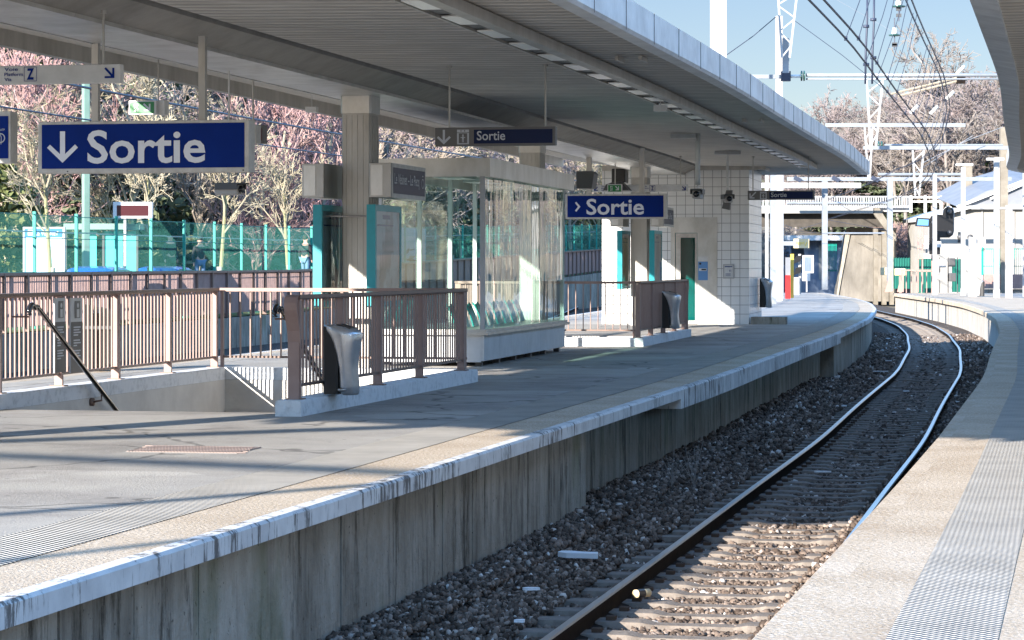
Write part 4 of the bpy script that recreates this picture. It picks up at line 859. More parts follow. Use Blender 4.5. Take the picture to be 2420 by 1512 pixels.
# grey lift and exit signs
def grey_sign(s, x0, x1, y0, y1, label, left=False, hx=()):
    c, f, b = hang(s, x0, x1, y0, y1, 'lift_sign', label, 'sign', 'grey lift and exit signs', th=.1, body='sign_grey'); W_, H_ = f.W, f.H
    g = lambda a: a*W_
    mb = MB(); f.rect(mb, g(.325), .13*H_, g(.975), .87*H_, .003); mb.build('panel', M['navy'], c)
    mb = MB(); f.text(mb, 'Sortie', g(.35), .3*H_, g(.585), .8*H_, .006, .012)
    cx = g(.075)
    if left: f.line(mb, [(cx+.35*H_, .85*H_), (cx-.25*H_, .25*H_)], .12*H_, .006); f.rect(mb, cx-.34*H_, .16*H_, cx-.22*H_, .7*H_, .007); f.rect(mb, cx-.34*H_, .16*H_, cx+.2*H_, .28*H_, .0075)
    else: f.rect(mb, cx-.06*H_, .2*H_, cx+.06*H_, .88*H_, .006); f.poly(mb, [(cx, .1*H_), (cx+.38*H_, .46*H_), (cx+.3*H_, .55*H_), (cx, .27*H_)], .0065); f.poly(mb, [(cx, .1*H_), (cx, .27*H_), (cx-.3*H_, .55*H_), (cx-.38*H_, .46*H_)], .007)
    f.rect(mb, g(.185), .1*H_, g(.285), .88*H_, .006); mb.build('lettering', M['sign_text_grey'], c)
    mb = MB(); f.rect(mb, g(.2), .16*H_, g(.27), .68*H_, .009); f.rect(mb, g(.185), .7*H_, g(.285), .73*H_, .009); f.rect(mb, g(.215), .77*H_, g(.222), .86*H_, .009); f.rect(mb, g(.246), .77*H_, g(.253), .86*H_, .009); mb.build('lift_pictogram', M['sign_grey'], c)
    mb = MB(); f.disc(mb, g(.235), .58*H_, .05*H_, .012, 8); f.rect(mb, g(.228), .36*H_, g(.242), .52*H_, .012); f.rect(mb, g(.216), .44*H_, g(.254), .48*H_, .0125); f.rect(mb, g(.228), .2*H_, g(.233), .36*H_, .012); f.rect(mb, g(.237), .2*H_, g(.242), .36*H_, .012); mb.build('figure_mark', M['sign_text_grey'], c)
    rods(c, s, hx, b[3], .013)
grey_sign(33.8, 1028, 1313, 300, 344.5, 'grey sign with down arrow, lift symbol and Sortie above the glass shelter', hx=(1060, 1287))
grey_sign(63.2, 1767, 1925, 450, 472, 'grey sign with a slanting arrow and Sortie at the right of the tiled tower', True, hx=(1779, 1910))
# left edge display with ring emblem, and the box behind the big sign
s = 27.6
c, f, b = hang(s, -190, 25, 264, 386, 'line_sign', 'blue sign with white ring emblem cut by the left edge', 'sign', None, th=.2)
mb = MB(); f.rect(mb, f.x(-180), f.y(375), f.x(20), f.y(275), .004); mb.build('panel', M['sign_blue'], c)
mb = MB(); f.disc(mb, f.x(2), f.y(327), .055, .01, 20, .043); f.text(mb, 'RATP', f.x(-2), f.y(310), f.x(12), f.y(305), .01); f.line(mb, [(f.x(-2), f.y(312)), (f.x(4), f.y(325)), (f.x(3), f.y(342))], .008, .011); mb.build('emblem', M['sign_text_grey'], c); rods(c, s, (-120,), b[3], 0, flat=.075)
mb = MB(); s = 31; qbox(mb, s, s+.2, o_at(s, 560), o_at(s, 605), z_at(s, -8, 340), z_at(s, -8, 296)); bx = tag(mb.build('display_box', M['sign_frame'], bevel=.01), 'grey box half hidden behind the right end of the big exit sign', 'box')
mb = MB(); s = 33; c = thing('departure_display', Q(s, o_at(s, 605), z_at(s, -7.6, 340)), 0, 'small dark display seen just right of the big exit sign', 'display')
qbox(mb, s, s+.18, o_at(s, 596), o_at(s, 622), z_at(s, -8, 340), z_at(s, -8, 296)); mb.build('casing', M['sign_grey'], c, bevel=.01)
mb = MB(); qbox(mb, s-.004, s-.001, o_at(s, 607), o_at(s, 619), z_at(s, -8, 333), z_at(s, -8, 304)); mb.build('screen', M['led_dark'], c); rods(c, s, (595,), z_at(s, -8, 296), .012)

# ---------------------------------------------------------------- cameras
def camera_box(s, x, y, label, rodx=None, ztop=4.25, k=1., aim=0., thick=.012):
    o = o_at(s, x); z = z_at(s, o, y); p = Q(s, o, z); c = thing('surveillance_camera', p, rot(s)+aim, label, 'camera', 'surveillance cameras'); m = ROOTM[c]
    def bx(mb, x0, x1, y0, y1, z0, z1): mb.hexa([m @ (V(q)*k) for q in ((x0, y0, z0), (x1, y0, z0), (x1, y1, z0), (x0, y1, z0), (x0, y0, z1), (x1, y0, z1), (x1, y1, z1), (x0, y1, z1))])
    mb = MB(); bx(mb, -.07, .07, -.18, .18, -.07, .06); mb.build('housing', M['bird_grey'], c, bevel=.02)
    mb = MB(); bx(mb, -.09, .09, -.24, .2, .065, .085); bx(mb, -.1, -.085, -.2, .15, -.0, .07); bx(mb, .085, .1, -.2, .15, -.0, .07); mb.build('sun_hood', M['dark_grey'], c)
    mb = MB(); mb.sm = True; mb.tube([m @ (V((0, -.181, 0))*k), m @ (V((0, -.2, 0))*k)], .05*k, 14); mb.build('lens', M['lens'], c)
    mb = MB(); mb.tube([p+V((0, 0, .08*k)), V((p.x, p.y, ztop))], thick, 8); mb.build('pole', M['paint_white'], c)
    return c, p
camera_box(31.5, 541, 448, 'surveillance camera under the right part of the big exit sign', ztop=4.3, aim=1.25)
c, p = camera_box(52, 1649, 459, 'front facing surveillance camera hanging in front of the tiled tower', k=1.25)
mb = MB(); mb.sm = True; mb.tube([V((p.x, p.y, z_at(52, -5, 438))), V((p.x, p.y, 4.24))], .052, 12); mb.build('sleeve', M['paint_white'], c)
mb = MB(); mb.box((p.x-.3, p.y, 4.19), (.5, .2, .08)); mb.build('junction_box', M['paint_grey'], c)
c, p = camera_box(60, 1719, 470, 'grey wedge shaped camera hanging right of the front facing one', k=1.25, aim=.3, thick=.03)
mb = MB(); mb.prism([(-.12, -.22), (.06, -.26), (.12, .2), (-.02, .2)], -.08, .08, M=Matrix.Translation(p) @ Matrix.Rotation(rot(60), 4, 'Z'), axis='y'); mb.build('speaker_wedge', M['sign_grey'], c)
mb = MB(); mb.box((p.x, p.y, 4.2), (.6, .2, .08)); mb.build('junction_box', M['paint_grey'], c)
for i, (s, x, y, lb) in enumerate(((40, 1561, 256, 'pale lamp box under the light strip of the canopy'), (66, 1900, 390, 'pale lamp box near the far tip of the canopy'), (44, 737, 259, 'small round lamp on the left canopy edge near the first column'))):
    o = o_at(s, x); p = Q(s, o, z_at(s, o, y)); mb = MB(); mb.box(p, (.2, .16, .1), rot(s)); mb.tube([p, V((p.x, p.y, 4.25 if i < 2 else 4.6))], .01, 6); tag(mb.build('lamp_box', M['paint_white'], bevel=.01), lb, 'lamp', 'small lamp boxes under the canopy')
# drain grating in the asphalt
pa = [U(x, y, 1.6*F/(y-HY)) for x, y in ((350, 1056), (418, 1062)*1, (540, 1071), (583, 1058))] if False else None
p = U(460, 1063, 1.6*F/(1063-HY)); mb = MB(); g0, g1 = [V((p.x+a*.98, p.y-a*.2, .004)) for a in (-.62, .52)], None
for i in range(34):
    a = -.48+.96*i/33; mb.box((p.x+a*.98, p.y-a*.2, .006), (.016, .7, .006), rot(22))
for j in range(5): mb.box((p.x+0, p.y-.34+.17*j, .007), (1.0, .016, .006), rot(22))
tag(mb.build('drain_grating', M['grate']), 'rusty flat drain grating set in the sunlit asphalt', 'grating')
mb = MB(); mb.box((p.x, p.y, .001), (1.0, .72, .003), rot(22)); tag(mb.build('drain_pit', M['grate_dark']), 'dark shallow pit under the rusty grating', 'drain')

# ---------------------------------------------------------------- canopy of the opposite platform
rt = thing('platform_canopy', Q(50, 6, 4.2), 0, 'curved grey canopy edge cutting into the upper right corner', 'canopy')
def o2(s): return 2.08+(.0 if s < 70 else ((s-70)/11.)**3*3.2)
L = srange(15, 80, 1.5)
mb = MB(); mb.loft([[Q(s, o2(s)+.26, 4.26), Q(s, 11, 4.3), Q(s, 11, 4.6), Q(s, o2(s)+.26, 4.5)] for s in L]); mb.build('soffit', M['soffit'], rt)
mb = MB(); mb.loft([[Q(s, o2(s), 4.25), Q(s, o2(s)+.28, 4.2), Q(s, o2(s)+.28, 4.56), Q(s, o2(s), 4.56)] for s in L]); mb.build('fascia', M['fascia_metal'], rt)
copy_thing(c1, Q(47, 7.2, 0), rot(47), 'steel clad column of the opposite canopy outside the right edge')
# ============================================================ TREES
def grow(seed, H, fork, nl, spread, up, lv=4, kids=(9, 6, 6, 5), lens=(.5, .5, .5, .5), r0=.14, rtw=.012, droop=0.):
    rs = np.random.RandomState(seed); T = []; Cn = []
    def branch(p, d, L, r, l, bend=.25):
        n = 3 if l < 2 else 2; pts = [p]; q = p
        for i in range(n):
            d = d+V(rs.normal(0, bend, 3))+V((0, 0, up*.25-droop*l*.1)); d.normalize(); q = q+d*L/n; pts.append(q)
        r1 = max(rtw, r*.45); (T if l <= 0 else Cn).append((pts, r, r1, l)); return pts, d, r1
    pts, d, r1 = branch(V((0, 0, 0)), V((rs.normal(0, .03), rs.normal(0, .03), 1)), H*.95, r0, 0, .04)
    def along(pts, t): k = t*(len(pts)-1); i = min(int(k), len(pts)-2); return pts[i].lerp(pts[i+1], k-i)
    def rec(pts, d, L, r, l):
        if l > lv: return
        for i in range(kids[l-1]):
            t = rs.uniform(fork if l == 1 else .2, 1.0); p = along(pts, t); a = rs.uniform(0, 6.283); e = spread*(.6+.8*rs.rand())
            if l == 1: dd = V((math.cos(a)*math.sin(e), math.sin(a)*math.sin(e), math.cos(e)))
            else:
                ax = V(rs.normal(0, 1, 3)).cross(d); ax.normalize(); dd = (Matrix.Rotation(rs.uniform(.35, 1.0), 3, ax) @ d)
            LL = L*lens[l-1]*rs.uniform(.6, 1.15)*(1-.35*(t-.3 if l == 1 else 0)); pp, d2, rr = branch(p, dd, LL, max(rtw, r*.55), l); rec(pp, d2, LL, rr, l+1)
    rec(pts, d, H, r0*.8, 1)
    return T, Cn
def segmesh(segs, sides=3):
    VV = []; FF = []; k = 0
    for pts, r, r1, l in segs:
        n = sides+2 if l <= 1 else sides
        for i, p in enumerate(pts):
            d = (pts[min(i+1, len(pts)-1)]-pts[max(i-1, 0)]).normalized(); a = d.orthogonal().normalized(); b = d.cross(a); rr = r+(r1-r)*i/(len(pts)-1)
            for q in range(n): c, s_ = math.cos(6.283*q/n), math.sin(6.283*q/n); VV.append(p+(a*c+b*s_)*rr)
            if i:
                for q in range(n): FF.append((k+(i-1)*n+q, k+(i-1)*n+(q+1) % n, k+i*n+(q+1) % n, k+i*n+q))
        k += n*len(pts)
    return VV, FF
def tree_proto(name, seed, mt, mc, leaves=None, lm=None, **kw):
    T, Cn = grow(seed, **kw); c = thing(name, (0, 0, 0), 0, 'x', 'tree')
    mb = MB(); v, f = segmesh(T, 5); mb.add(v, f); mb.build('trunk', M[mt], c)
    mb = MB(); v, f = segmesh(Cn); mb.add(v, f); cr = mb.build('crown', M[mc], c)
    return c
def clump_tree(name, seed, H, Rr, mt, mc, n=5000, sz=.16, z0=.1, shape=1., gaps=.5):
    rs = np.random.RandomState(seed); c = thing(name, (0, 0, 0), 0, 'x', 'tree'); mb = MB(); mb.tube([(0, 0, 0), (.1, 0, H*.5), (0, .05, H*.97)], .16, 6, .02); mb.build('trunk', M[mt], c)
    nb = 90; cen = []
    for i in range(nb):
        z = z0+(1-z0)*rs.rand()**1.1; a = rs.uniform(0, 6.283); rr = Rr*(1-z**shape*.92)*rs.uniform(.45, 1.)
        cen.append((rr*math.cos(a), rr*math.sin(a), z*H, (.28+.3*rs.rand())*(1.3-z)*Rr*.5))
    cen = np.array(cen); idx = rs.randint(0, nb, n); d = rs.normal(0, 1, (n, 3)); d /= np.linalg.norm(d, axis=1)[:, None]
    p = cen[idx, :3]+d*cen[idx, 3:4]*(.6+.5*rs.rand(n, 1))*np.array([1, 1, .55]); u = rs.normal(0, 1, (n, 3)); u /= np.linalg.norm(u, axis=1)[:, None]; w_ = np.cross(u, rs.normal(0, 1, (n, 3))); w_ /= np.linalg.norm(w_, axis=1)[:, None]
    s_ = sz*(.5+rs.rand(n, 1)); A = np.stack([p-u*s_, p+w_*s_*.5, p+u*s_, p-w_*s_*.5], 1).reshape(-1, 3); F_ = np.arange(4*n).reshape(n, 4)
    o = npmesh('crown', A, faces4=F_, mat=M[mc]); COL.objects.link(o); o.parent = c; return c
KW = dict(nl=8)
tan_tree = tree_proto('bare_tree', 3, 'bark_pale', 'twig_tan', H=9, fork=.22, nl=8, spread=.7, up=.5, kids=(12, 6, 6, 4), lens=(.5, .5, .5, .5), r0=.17, rtw=.018)
tan2 = tree_proto('bare_tree', 14, 'bark_pale', 'twig_grey', H=11, fork=.3, nl=8, spread=.6, up=.4, kids=(11, 6, 6, 4), lens=(.45, .5, .5, .5), r0=.22, rtw=.02)
red_tree = tree_proto('bare_tree', 5, 'bark_pale', 'twig_red', H=7.5, fork=.1, nl=8, spread=.55, up=.7, kids=(15, 6, 5, 3), lens=(.55, .55, .55, .5), r0=.12, rtw=.019)
mauve_tree = tree_proto('bare_tree', 8, 'bark_pale', 'twig_mauve', H=8.5, fork=.15, nl=8, spread=.8, up=.2, kids=(13, 6, 6, 4), lens=(.5, .5, .5, .5), r0=.15, rtw=.018, droop=.5)
gold_tree = tree_proto('bare_tree', 21, 'bark_green', 'twig_gold', H=8, fork=.15, nl=8, spread=.6, up=.5, kids=(12, 7, 7, 4), lens=(.5, .5, .5, .5), r0=.15, rtw=.018)
young = tree_proto('young_tree', 31, 'bark_green', 'twig_gold', H=5.2, fork=.52, nl=8, spread=.62, up=.55, kids=(12, 5, 5, 4), lens=(.42, .55, .5, .5), r0=.085, rtw=.010)
far_tree = tree_proto('bare_tree', 42, 'twig_far', 'twig_far', H=13, fork=.3, nl=8, spread=.6, up=.35, kids=(13, 7, 6, 5), lens=(.45, .5, .5, .5), r0=.22, rtw=.024)
far_tree2 = tree_proto('bare_tree', 43, 'twig_far', 'twig_far_mauve', H=11, fork=.25, nl=8, spread=.75, up=.25, kids=(13, 7, 6, 5), lens=(.45, .5, .5, .5), r0=.2, rtw=.024)
conifer = clump_tree('conifer', 1, 11, 2.8, 'bark_pale', 'needles', 7000, .17, .05, 1.1)
conif_p = clump_tree('conifer', 2, 5, 2.4, 'bark_pale', 'needles_pale', 5000, .13, .03, 1.4)
shrub = clump_tree('evergreen_shrub', 6, 3.5, 2.6, 'bark_pale', 'needles', 5000, .12, .0, 2.5)
ivy = clump_tree('ivy_clad_tree', 9, 9, 1.3, 'bark_pale', 'ivy', 5000, .16, .05, 1.5)
used = set()
def plant(proto, x, y_base, D, H, label, group, y_is_z=None, rz=None, w_=None, base=None):
    """x column in the photo, H metres tall"""
    p0 = U(x, HY, D); t = (FX(D)-p0.x); z = WL(D, max(0, t)).z-.1 if base is None else base; p = V((p0.x, D, z))
    h0 = {tan_tree: 9*1.2, tan2: 11*1.15, red_tree: 7.5*1.2, mauve_tree: 8.5*1.15, gold_tree: 8*1.15, young: 5.2*1.15, far_tree: 13*1.15, far_tree2: 11*1.15, conifer: 11, conif_p: 5, shrub: 3.5, ivy: 9}[proto]
    k = H/h0; sc = (k*(w_ or 1), k*(w_ or 1), k); rz = random.uniform(0, 6.28) if rz is None else rz
    if proto in used: return copy_thing(proto, p, rz, label, group, sc)
    used.add(proto); proto.location = p; proto.rotation_euler = (0, 0, rz); proto.scale = sc; proto['label'] = label; proto['group'] = group; return proto
# the young street trees behind the green fence, with their stakes
yl = ['young tree with greenish trunk left of the green lamp mast', 'young tree with yellow-green trunk below the middle of the big exit sign', 'young tree with pale wrapped trunk below the right end of the big exit sign', 'young tree with pale wrapped trunk left of the teal poster cases', 'young tree seen through the gap right of the station name sign', 'young tree seen through the front panes of the glass shelter', 'young tree seen behind the middle of the glass shelter']
wh_ = ['near the blue map panel', 'below the big exit sign', 'right of the people', 'left of the teal cases', 'right of the name sign', 'behind the shelter front', 'behind the shelter middle']
wl_ = ['pale wrap round a young tree trunk '+a for a in wh_]
for i, (x, D) in enumerate(((122, 73), (355, 81), (519, 89), (683, 98), (950, 122), (1089, 142), (1180, 152))):
    plant(young, x, 0, D, 5.6+.25*(i % 3), yl[i], 'young street trees behind the green fence', w_=1.0)
    p = U(x, HY, D); z = WL(D, FX(D)-p.x).z
    mb = MB(); mb.sm = True; mb.tube([(p.x, D, z-.1), (p.x, D, z+1.5)], .11, 8, .1); tag(mb.build('trunk_wrap', M['wood_stake']), wl_[i], 'trunk wrap', 'wraps round the young trees')
    for dx in ((-.42, .38) if i == 0 else (-.42,)):
        mb = MB(); mb.tube([(p.x+dx, D-.3, z-.1), (p.x+dx, D-.3, z+1.15)], .07, 8); tag(mb.build('tree_stake', M['wood_stake']), 'round wooden stake at the young tree '+('left' if dx < 0 else 'right')+' side, '+wh_[i], 'stake', 'wooden stakes of the young trees')
# planting behind: red, mauve, gold and tan bare trees, conifers
rr = random.Random(5); n = 0
adj = {red_tree: 'red-twigged', mauve_tree: 'mauve-grey', gold_tree: 'yellowish', tan_tree: 'tan', tan2: 'grey', conifer: 'dark conifer', shrub: 'dark shrub', conif_p: 'pale conifer'}
def bg_plant(proto, x, D, H, w_=1.):
    plant(proto, x, 0, D, H, {red_tree: 'red-twigged bare tree in the thicket beyond the green fence', mauve_tree: 'mauve-grey bare tree in the thicket beyond the green fence', gold_tree: 'yellowish bare tree in the thicket beyond the green fence', tan_tree: 'tan bare tree in the thicket beyond the green fence', tan2: 'tall grey bare tree in the thicket beyond the green fence', conifer: 'tall dark conifer behind the bare trees beyond the green fence', shrub: 'dark evergreen shrub under the bare trees beyond the green fence', conif_p: 'pale olive conifer low at the left beyond the green fence'}[proto], {red_tree: 'red-twigged trees', mauve_tree: 'mauve-grey trees', gold_tree: 'yellowish trees', tan_tree: 'tan trees', tan2: 'tall grey trees', conifer: 'dark conifers', shrub: 'dark shrubs', conif_p: 'pale conifers'}[proto]+' beyond the green fence', w_=w_)
for x, D, H, pr in ((60, 92, 8, red_tree), (-40, 96, 9, red_tree), (150, 98, 9, red_tree), (235, 104, 8.5, tan_tree), (300, 96, 8, gold_tree), (420, 108, 9, gold_tree), (480, 102, 8, tan_tree), (560, 110, 9, mauve_tree), (625, 104, 8.4, red_tree), (690, 112, 8.6, red_tree), (745, 108, 8.6, red_tree), (600, 100, 6, red_tree), (780, 120, 9, mauve_tree), (20, 90, 6.4, gold_tree), (350, 106, 8, mauve_tree), (100, 100, 9.5, mauve_tree),
                    (880, 130, 10, tan_tree), (930, 138, 11, tan2), (985, 134, 9, mauve_tree), (1040, 150, 11, gold_tree), (1095, 158, 10, tan_tree), (1150, 166, 10, mauve_tree), (1210, 174, 10, tan2), (1270, 182, 10, tan_tree), (1320, 190, 10, gold_tree), (1380, 198, 10, mauve_tree), (1430, 206, 10, tan_tree), (1020, 146, 8, tan_tree), (1350, 176, 9, tan_tree), (1410, 185, 9, gold_tree)):
    bg_plant(pr, x, D, H)
for i in range(26):
    x = -60+i*34+rr.uniform(-12, 12); D = 122+x*.035+rr.uniform(0, 14); bg_plant(rr.choice((tan_tree, tan2, mauve_tree, red_tree, gold_tree, tan_tree)), x, D, rr.uniform(10.5, 13.5), 1.15)
for x, D, H, pr, w_ in ((-30, 118, 14, conifer, 1.), (35, 116, 13, conifer, 1.1), (110, 122, 14, conifer, 1.), (190, 120, 13, conifer, 1.1), (385, 124, 13, conifer, 1.), (455, 126, 12, conifer, 1.), (300, 130, 13, conifer, 1), (735, 132, 12, conifer, 1.1), (770, 136, 11, conifer, 1.), (650, 130, 8, conifer, 1.2), (560, 128, 9, conifer, 1.2),
                       (15, 84, 4.6, conif_p, 1.), (-20, 82, 5, conif_p, 1), (60, 88, 3.2, conif_p, 1), (80, 100, 5, shrub, 1.3), (150, 104, 6, shrub, 1.3), (240, 108, 5, shrub, 1.3), (330, 112, 5, shrub, 1.4), (420, 112, 5, shrub, 1.4), (500, 116, 5, shrub, 1.4), (590, 118, 5, shrub, 1.4), (680, 120, 5, shrub, 1.4), (770, 126, 5, shrub, 1.4), (900, 150, 6, shrub, 1.6), (1000, 158, 6, shrub, 1.6), (1100, 170, 6, shrub, 1.6), (1200, 180, 6, shrub, 1.6), (1300, 196, 6, shrub, 1.8), (1400, 205, 6, shrub, 1.8)):
    bg_plant(pr, x, D, H, w_)
for i in range(18):
    x = 850+i*36+rr.uniform(-12, 12); D = 186+rr.uniform(0, 30); bg_plant(rr.choice((tan_tree, tan2, mauve_tree)), x, D, rr.uniform(12, 15), 1.2)
# wooded hill behind the road bridge at the right
def hplant(pr, x, D, H, lb, gr, w_=1.): p = U(x, HY, D); plant(pr, x, 0, D, H, lb, gr, base=HZ(p.x, D)-.3, w_=w_)
hplant(far_tree, 2228, 262, 19, 'tall bare tree rising highest against the sky at upper right', 'bare trees standing out on the wooded hill'); hplant(far_tree2, 1952, 270, 12.3, 'small pinkish bare tree against the sky left of the lattice strut', 'bare trees standing out on the wooded hill'); hplant(far_tree, 2040, 265, 11.5, 'bare tree against the sky behind the second catenary beam', 'bare trees standing out on the wooded hill')
for i in range(95):
    x = 1835+(i*61.7) % 760; D = 224+(i*37.3) % 88; H = rr.uniform(8, 11)+(x > 2080)*3*min(1, (x-2080)/80)-(x < 1990)*2
    if 1840 < x < 2090 and D < 240: D += 20
    hplant(rr.choice((far_tree, far_tree2)), x, D, H, 'bare tree in the wood on the hill behind the bridge', 'bare trees of the hillside wood', 1.2)
for i in range(16):
    x = 1840+i*46+rr.uniform(-15, 15); D = rr.uniform(240, 290); hplant(shrub, x, D, rr.uniform(4, 6), 'dark evergreen shrub in the hillside wood behind the bridge', 'dark shrubs of the hillside wood', 1.7)
hplant(ivy, 2336, 236, 9, 'bright green ivy-clad trunk beside the opposite canopy end', None)
# tangle of reddish brush on the slope right of the bridge opening
mb = MB(); rs = np.random.RandomState(4); A = []; n = 9000
xs_ = rs.uniform(27.0, 33.5, n); ys_ = rs.uniform(198, 214, n); zs_ = rs.uniform(0, 1, n)**.7*4.4+.2; zs_ = np.where(xs_ < 29, zs_*.8, zs_)
d = rs.normal(0, 1, (n, 3)); d /= np.linalg.norm(d, axis=1)[:, None]; e = rs.normal(0, .02, (n, 3)); p = np.stack([xs_, ys_, zs_], 1); A = np.stack([p-d*.5, p+d*.5, p+d*.5+e, p-d*.5+e], 1).reshape(-1, 3)
o = npmesh('brushwood', A, faces4=np.arange(4*n).reshape(n, 4), mat=M['brush_red']); COL.objects.link(o); tag(o, 'tangled reddish brushwood on the slope beside the bridge', 'brushwood', kind='stuff')
mb = MB(); mb.hexa([V((29.4, 214, -1.3)), V((29.4, 197, -1.3)), V((40, 197, -1.3)), V((40, 214, -1.3)), V((29.4, 214, 3.4)), V((29.4, 203, 1.6)), V((40, 203, 1.6)), V((40, 214, 4.8))]); struct(mb, 'slope', M['hill'])
# ============================================================ FENCES AND STREET ACROSS THE FAR TRACKS
def flx(x): return 150040.0/(2301-x)          # depth of the fence line in column x
FT = lambda D: float(np.interp(D, [40, 65, 95, 121, 172, 230], [1.37, 1.4, 1.43, 1.85, 2.66, 3.6]))     # top of the slat fence
Ds = [flx(x) for x in (3, 112, 210, 303, 384, 461, 532, 595, 652, 706)]
step = (Ds[-1]-Ds[0])/9
PD = [Ds[0]-step*k for k in (6, 5, 4, 3, 2, 1)]+Ds+[Ds[-1]+step*k for k in range(1, 26)]
for i, (a, b) in enumerate(zip(PD[:-1], PD[1:])):
    zc = FB(a)-.02; x0, x1 = FX(a), FX(b)
    c = thing('slat_fence', (x0, a, zc), 0, 'one bay of the pink-brown slat fence on top of the far retaining wall', 'fence', 'bays of the pink-brown slat fence')
    def P(t, off, z, q=0): D = a+(b-a)*t; return V((FX(D)+off, D-off*.17, z))
    def seg(mb, t0, t1, o0, o1, za, zb, zc_, zd): mb.hexa([P(t0, o0, za), P(t0, o1, za), P(t1, o1, zc_), P(t1, o0, zc_), P(t0, o0, zb), P(t0, o1, zb), P(t1, o1, zd), P(t1, o0, zd)])
    ta, tb_ = FT(a), FT(b); ga, gb = FB(a), FB(b)
    mb = MB(); seg(mb, 0, 1, -.07, .07, ta-.07, ta, tb_-.07, tb_); mb.build('top_rail', M['brown_metal'], c)
    mb = MB(); n = 26
    for k in range(n):
        t = (k+.5)/n; w_ = .3/n; g = ga+(gb-ga)*t; h = ta+(tb_-ta)*t; seg(mb, t-w_, t+w_, -.02, .0, g+.12, h-.071, g+.12, h-.071)
    mb.build('slat_panel', M['rose_fence'], c)
    for t in (0.01, .5):
        mb = MB(); g = ga+(gb-ga)*t; h = ta+(tb_-ta)*t; seg(mb, t, t+.02, -.06, .08, g, h-.02, g, h-.02); mb.build('post', M['brown_metal'], c)
    # behind it the green wire mesh fence
    m_ = thing('mesh_fence', (x0-.35, a, ga), 0, 'one bay of the green wire mesh fence behind the pink-brown slat fence', 'fence', 'bays of the green wire mesh fence'); o_ = -.35
    H0, H1_ = (2.92, 2.96)[0]+max(0, (a-95)*.0166), 2.94+max(0, (b-95)*.0166)
    mb = MB(); seg(mb, -.012, .012, o_-.04, o_+.04, ga-.1, H0+.08, ga-.1, H0+.08); mb.build('post', M['green_fence'], m_)
    mb = MB(); n = 66
    for k in range(n):
        t = (k+.5)/n; w_ = .0007; h = H0+(H1_-H0)*t; seg(mb, t-w_, t+w_, o_-.0008, o_+.0008, ga, h, ga, h)
    for q in (.12, .5, .8, 1.):
        za, zb = ga+(H0-ga)*q, gb+(H1_-gb)*q; seg(mb, .0, 1., o_-.012, o_+.012, za-.02, za+.0, zb-.02, zb+.0)
    mb.build('wire_panel', M['green_fence'], m_)
    mb = MB()
    for q in (.36, .86): za, zb = ga+(H0-ga)*q, gb+(H1_-gb)*q; seg(mb, .0, 1., o_-.6, o_-.55, za-.03, za+.01, zb-.03, zb+.01)
    if 3 < i: mb.build('bent_edge', M['galv'], m_)
# wired translucent windscreen net on the mesh fence: pale garden wall behind
def wl(x, D, t=None): p = U(x, HY, D); return p
def upbox(mb, x0, x1, y0, y1, D, th): a, b = U(x0, y1, D), U(x1, y0, D); return mb.hexa([V((a.x, D, a.z)), V((b.x, D, a.z)), V((b.x, D+th, a.z)), V((a.x, D+th, a.z)), V((a.x, D, b.z)), V((b.x, D, b.z)), V((b.x, D+th, b.z)), V((a.x, D+th, b.z))])
mb = MB(); mb.hexa([V((-13.9, 108, 1.0)), V((-4.0, 122, 1.0)), V((-4.2, 122.3, 1.0)), V((-14.1, 108.3, 1.0)), V((-13.9, 108, 3.3)), V((-4.0, 122, 3.3)), V((-4.2, 122.3, 3.3)), V((-14.1, 108.3, 3.3))]); tag(mb.build('garden_wall', M['pale_blue_wall']), 'blue-grey garden wall seen behind the people at the street', 'wall')
# street map panel, bus shelter
def stuff_base(x, D): p = U(x, HY, D); return WL(D, FX(D)-p.x).z
D = 76; c = thing('map_panel', U(103, 640, D), 0, 'blue framed town map panel behind the green fence at left', 'map panel')
mb = MB(); upbox(mb, 54, 153, 536, 668, D, .15); mb.build('frame', M['paint_grey'], c); f = Face(U(54, 668, D), V((1, 0, 0)), out=V((0, -1, 0))); q = D/F
g = lambda x, y: ((x-54)*q, (668-y)*q)
mb = MB(); f.rect(mb, *g(59, 560), *g(147, 540), .01); f.rect(mb, *g(58, 662), *g(61, 541), .012); mb.build('heading', M['map_blue'], c)
mb = MB(); f.rect(mb, *g(61, 660), *g(147, 561), .01); mb.build('map', M['map_pale'], c)
mb = MB(); f.text(mb, 'LE VÉSINET', *g(84, 556), *g(138, 544), .014, .012); f.rect(mb, *g(66, 556), *g(79, 543), .014); mb.build('lettering', M['sign_white'], c)
D = 80; c = thing('bus_shelter', U(265, 640, D), 0, 'street shelter with turquoise glass panels behind the green fence', 'bus shelter')
for x0, x1 in ((209, 228), (247, 290), (296, 322)):
    mb = MB(); upbox(mb, x0, x1, 546, 664, D, .03); mb.build('glass_panel', M['cyan_glass'], c)
for x in (155, 206, 244, 293, 324): mb = MB(); upbox(mb, x-2.5, x+2.5, 540, 668, D-.05, .1); mb.build('post', M['dark_grey'], c)
mb = MB(); upbox(mb, 150, 330, 528, 542, D-.5, 2.); mb.build('roof', M['green_pole'], c)
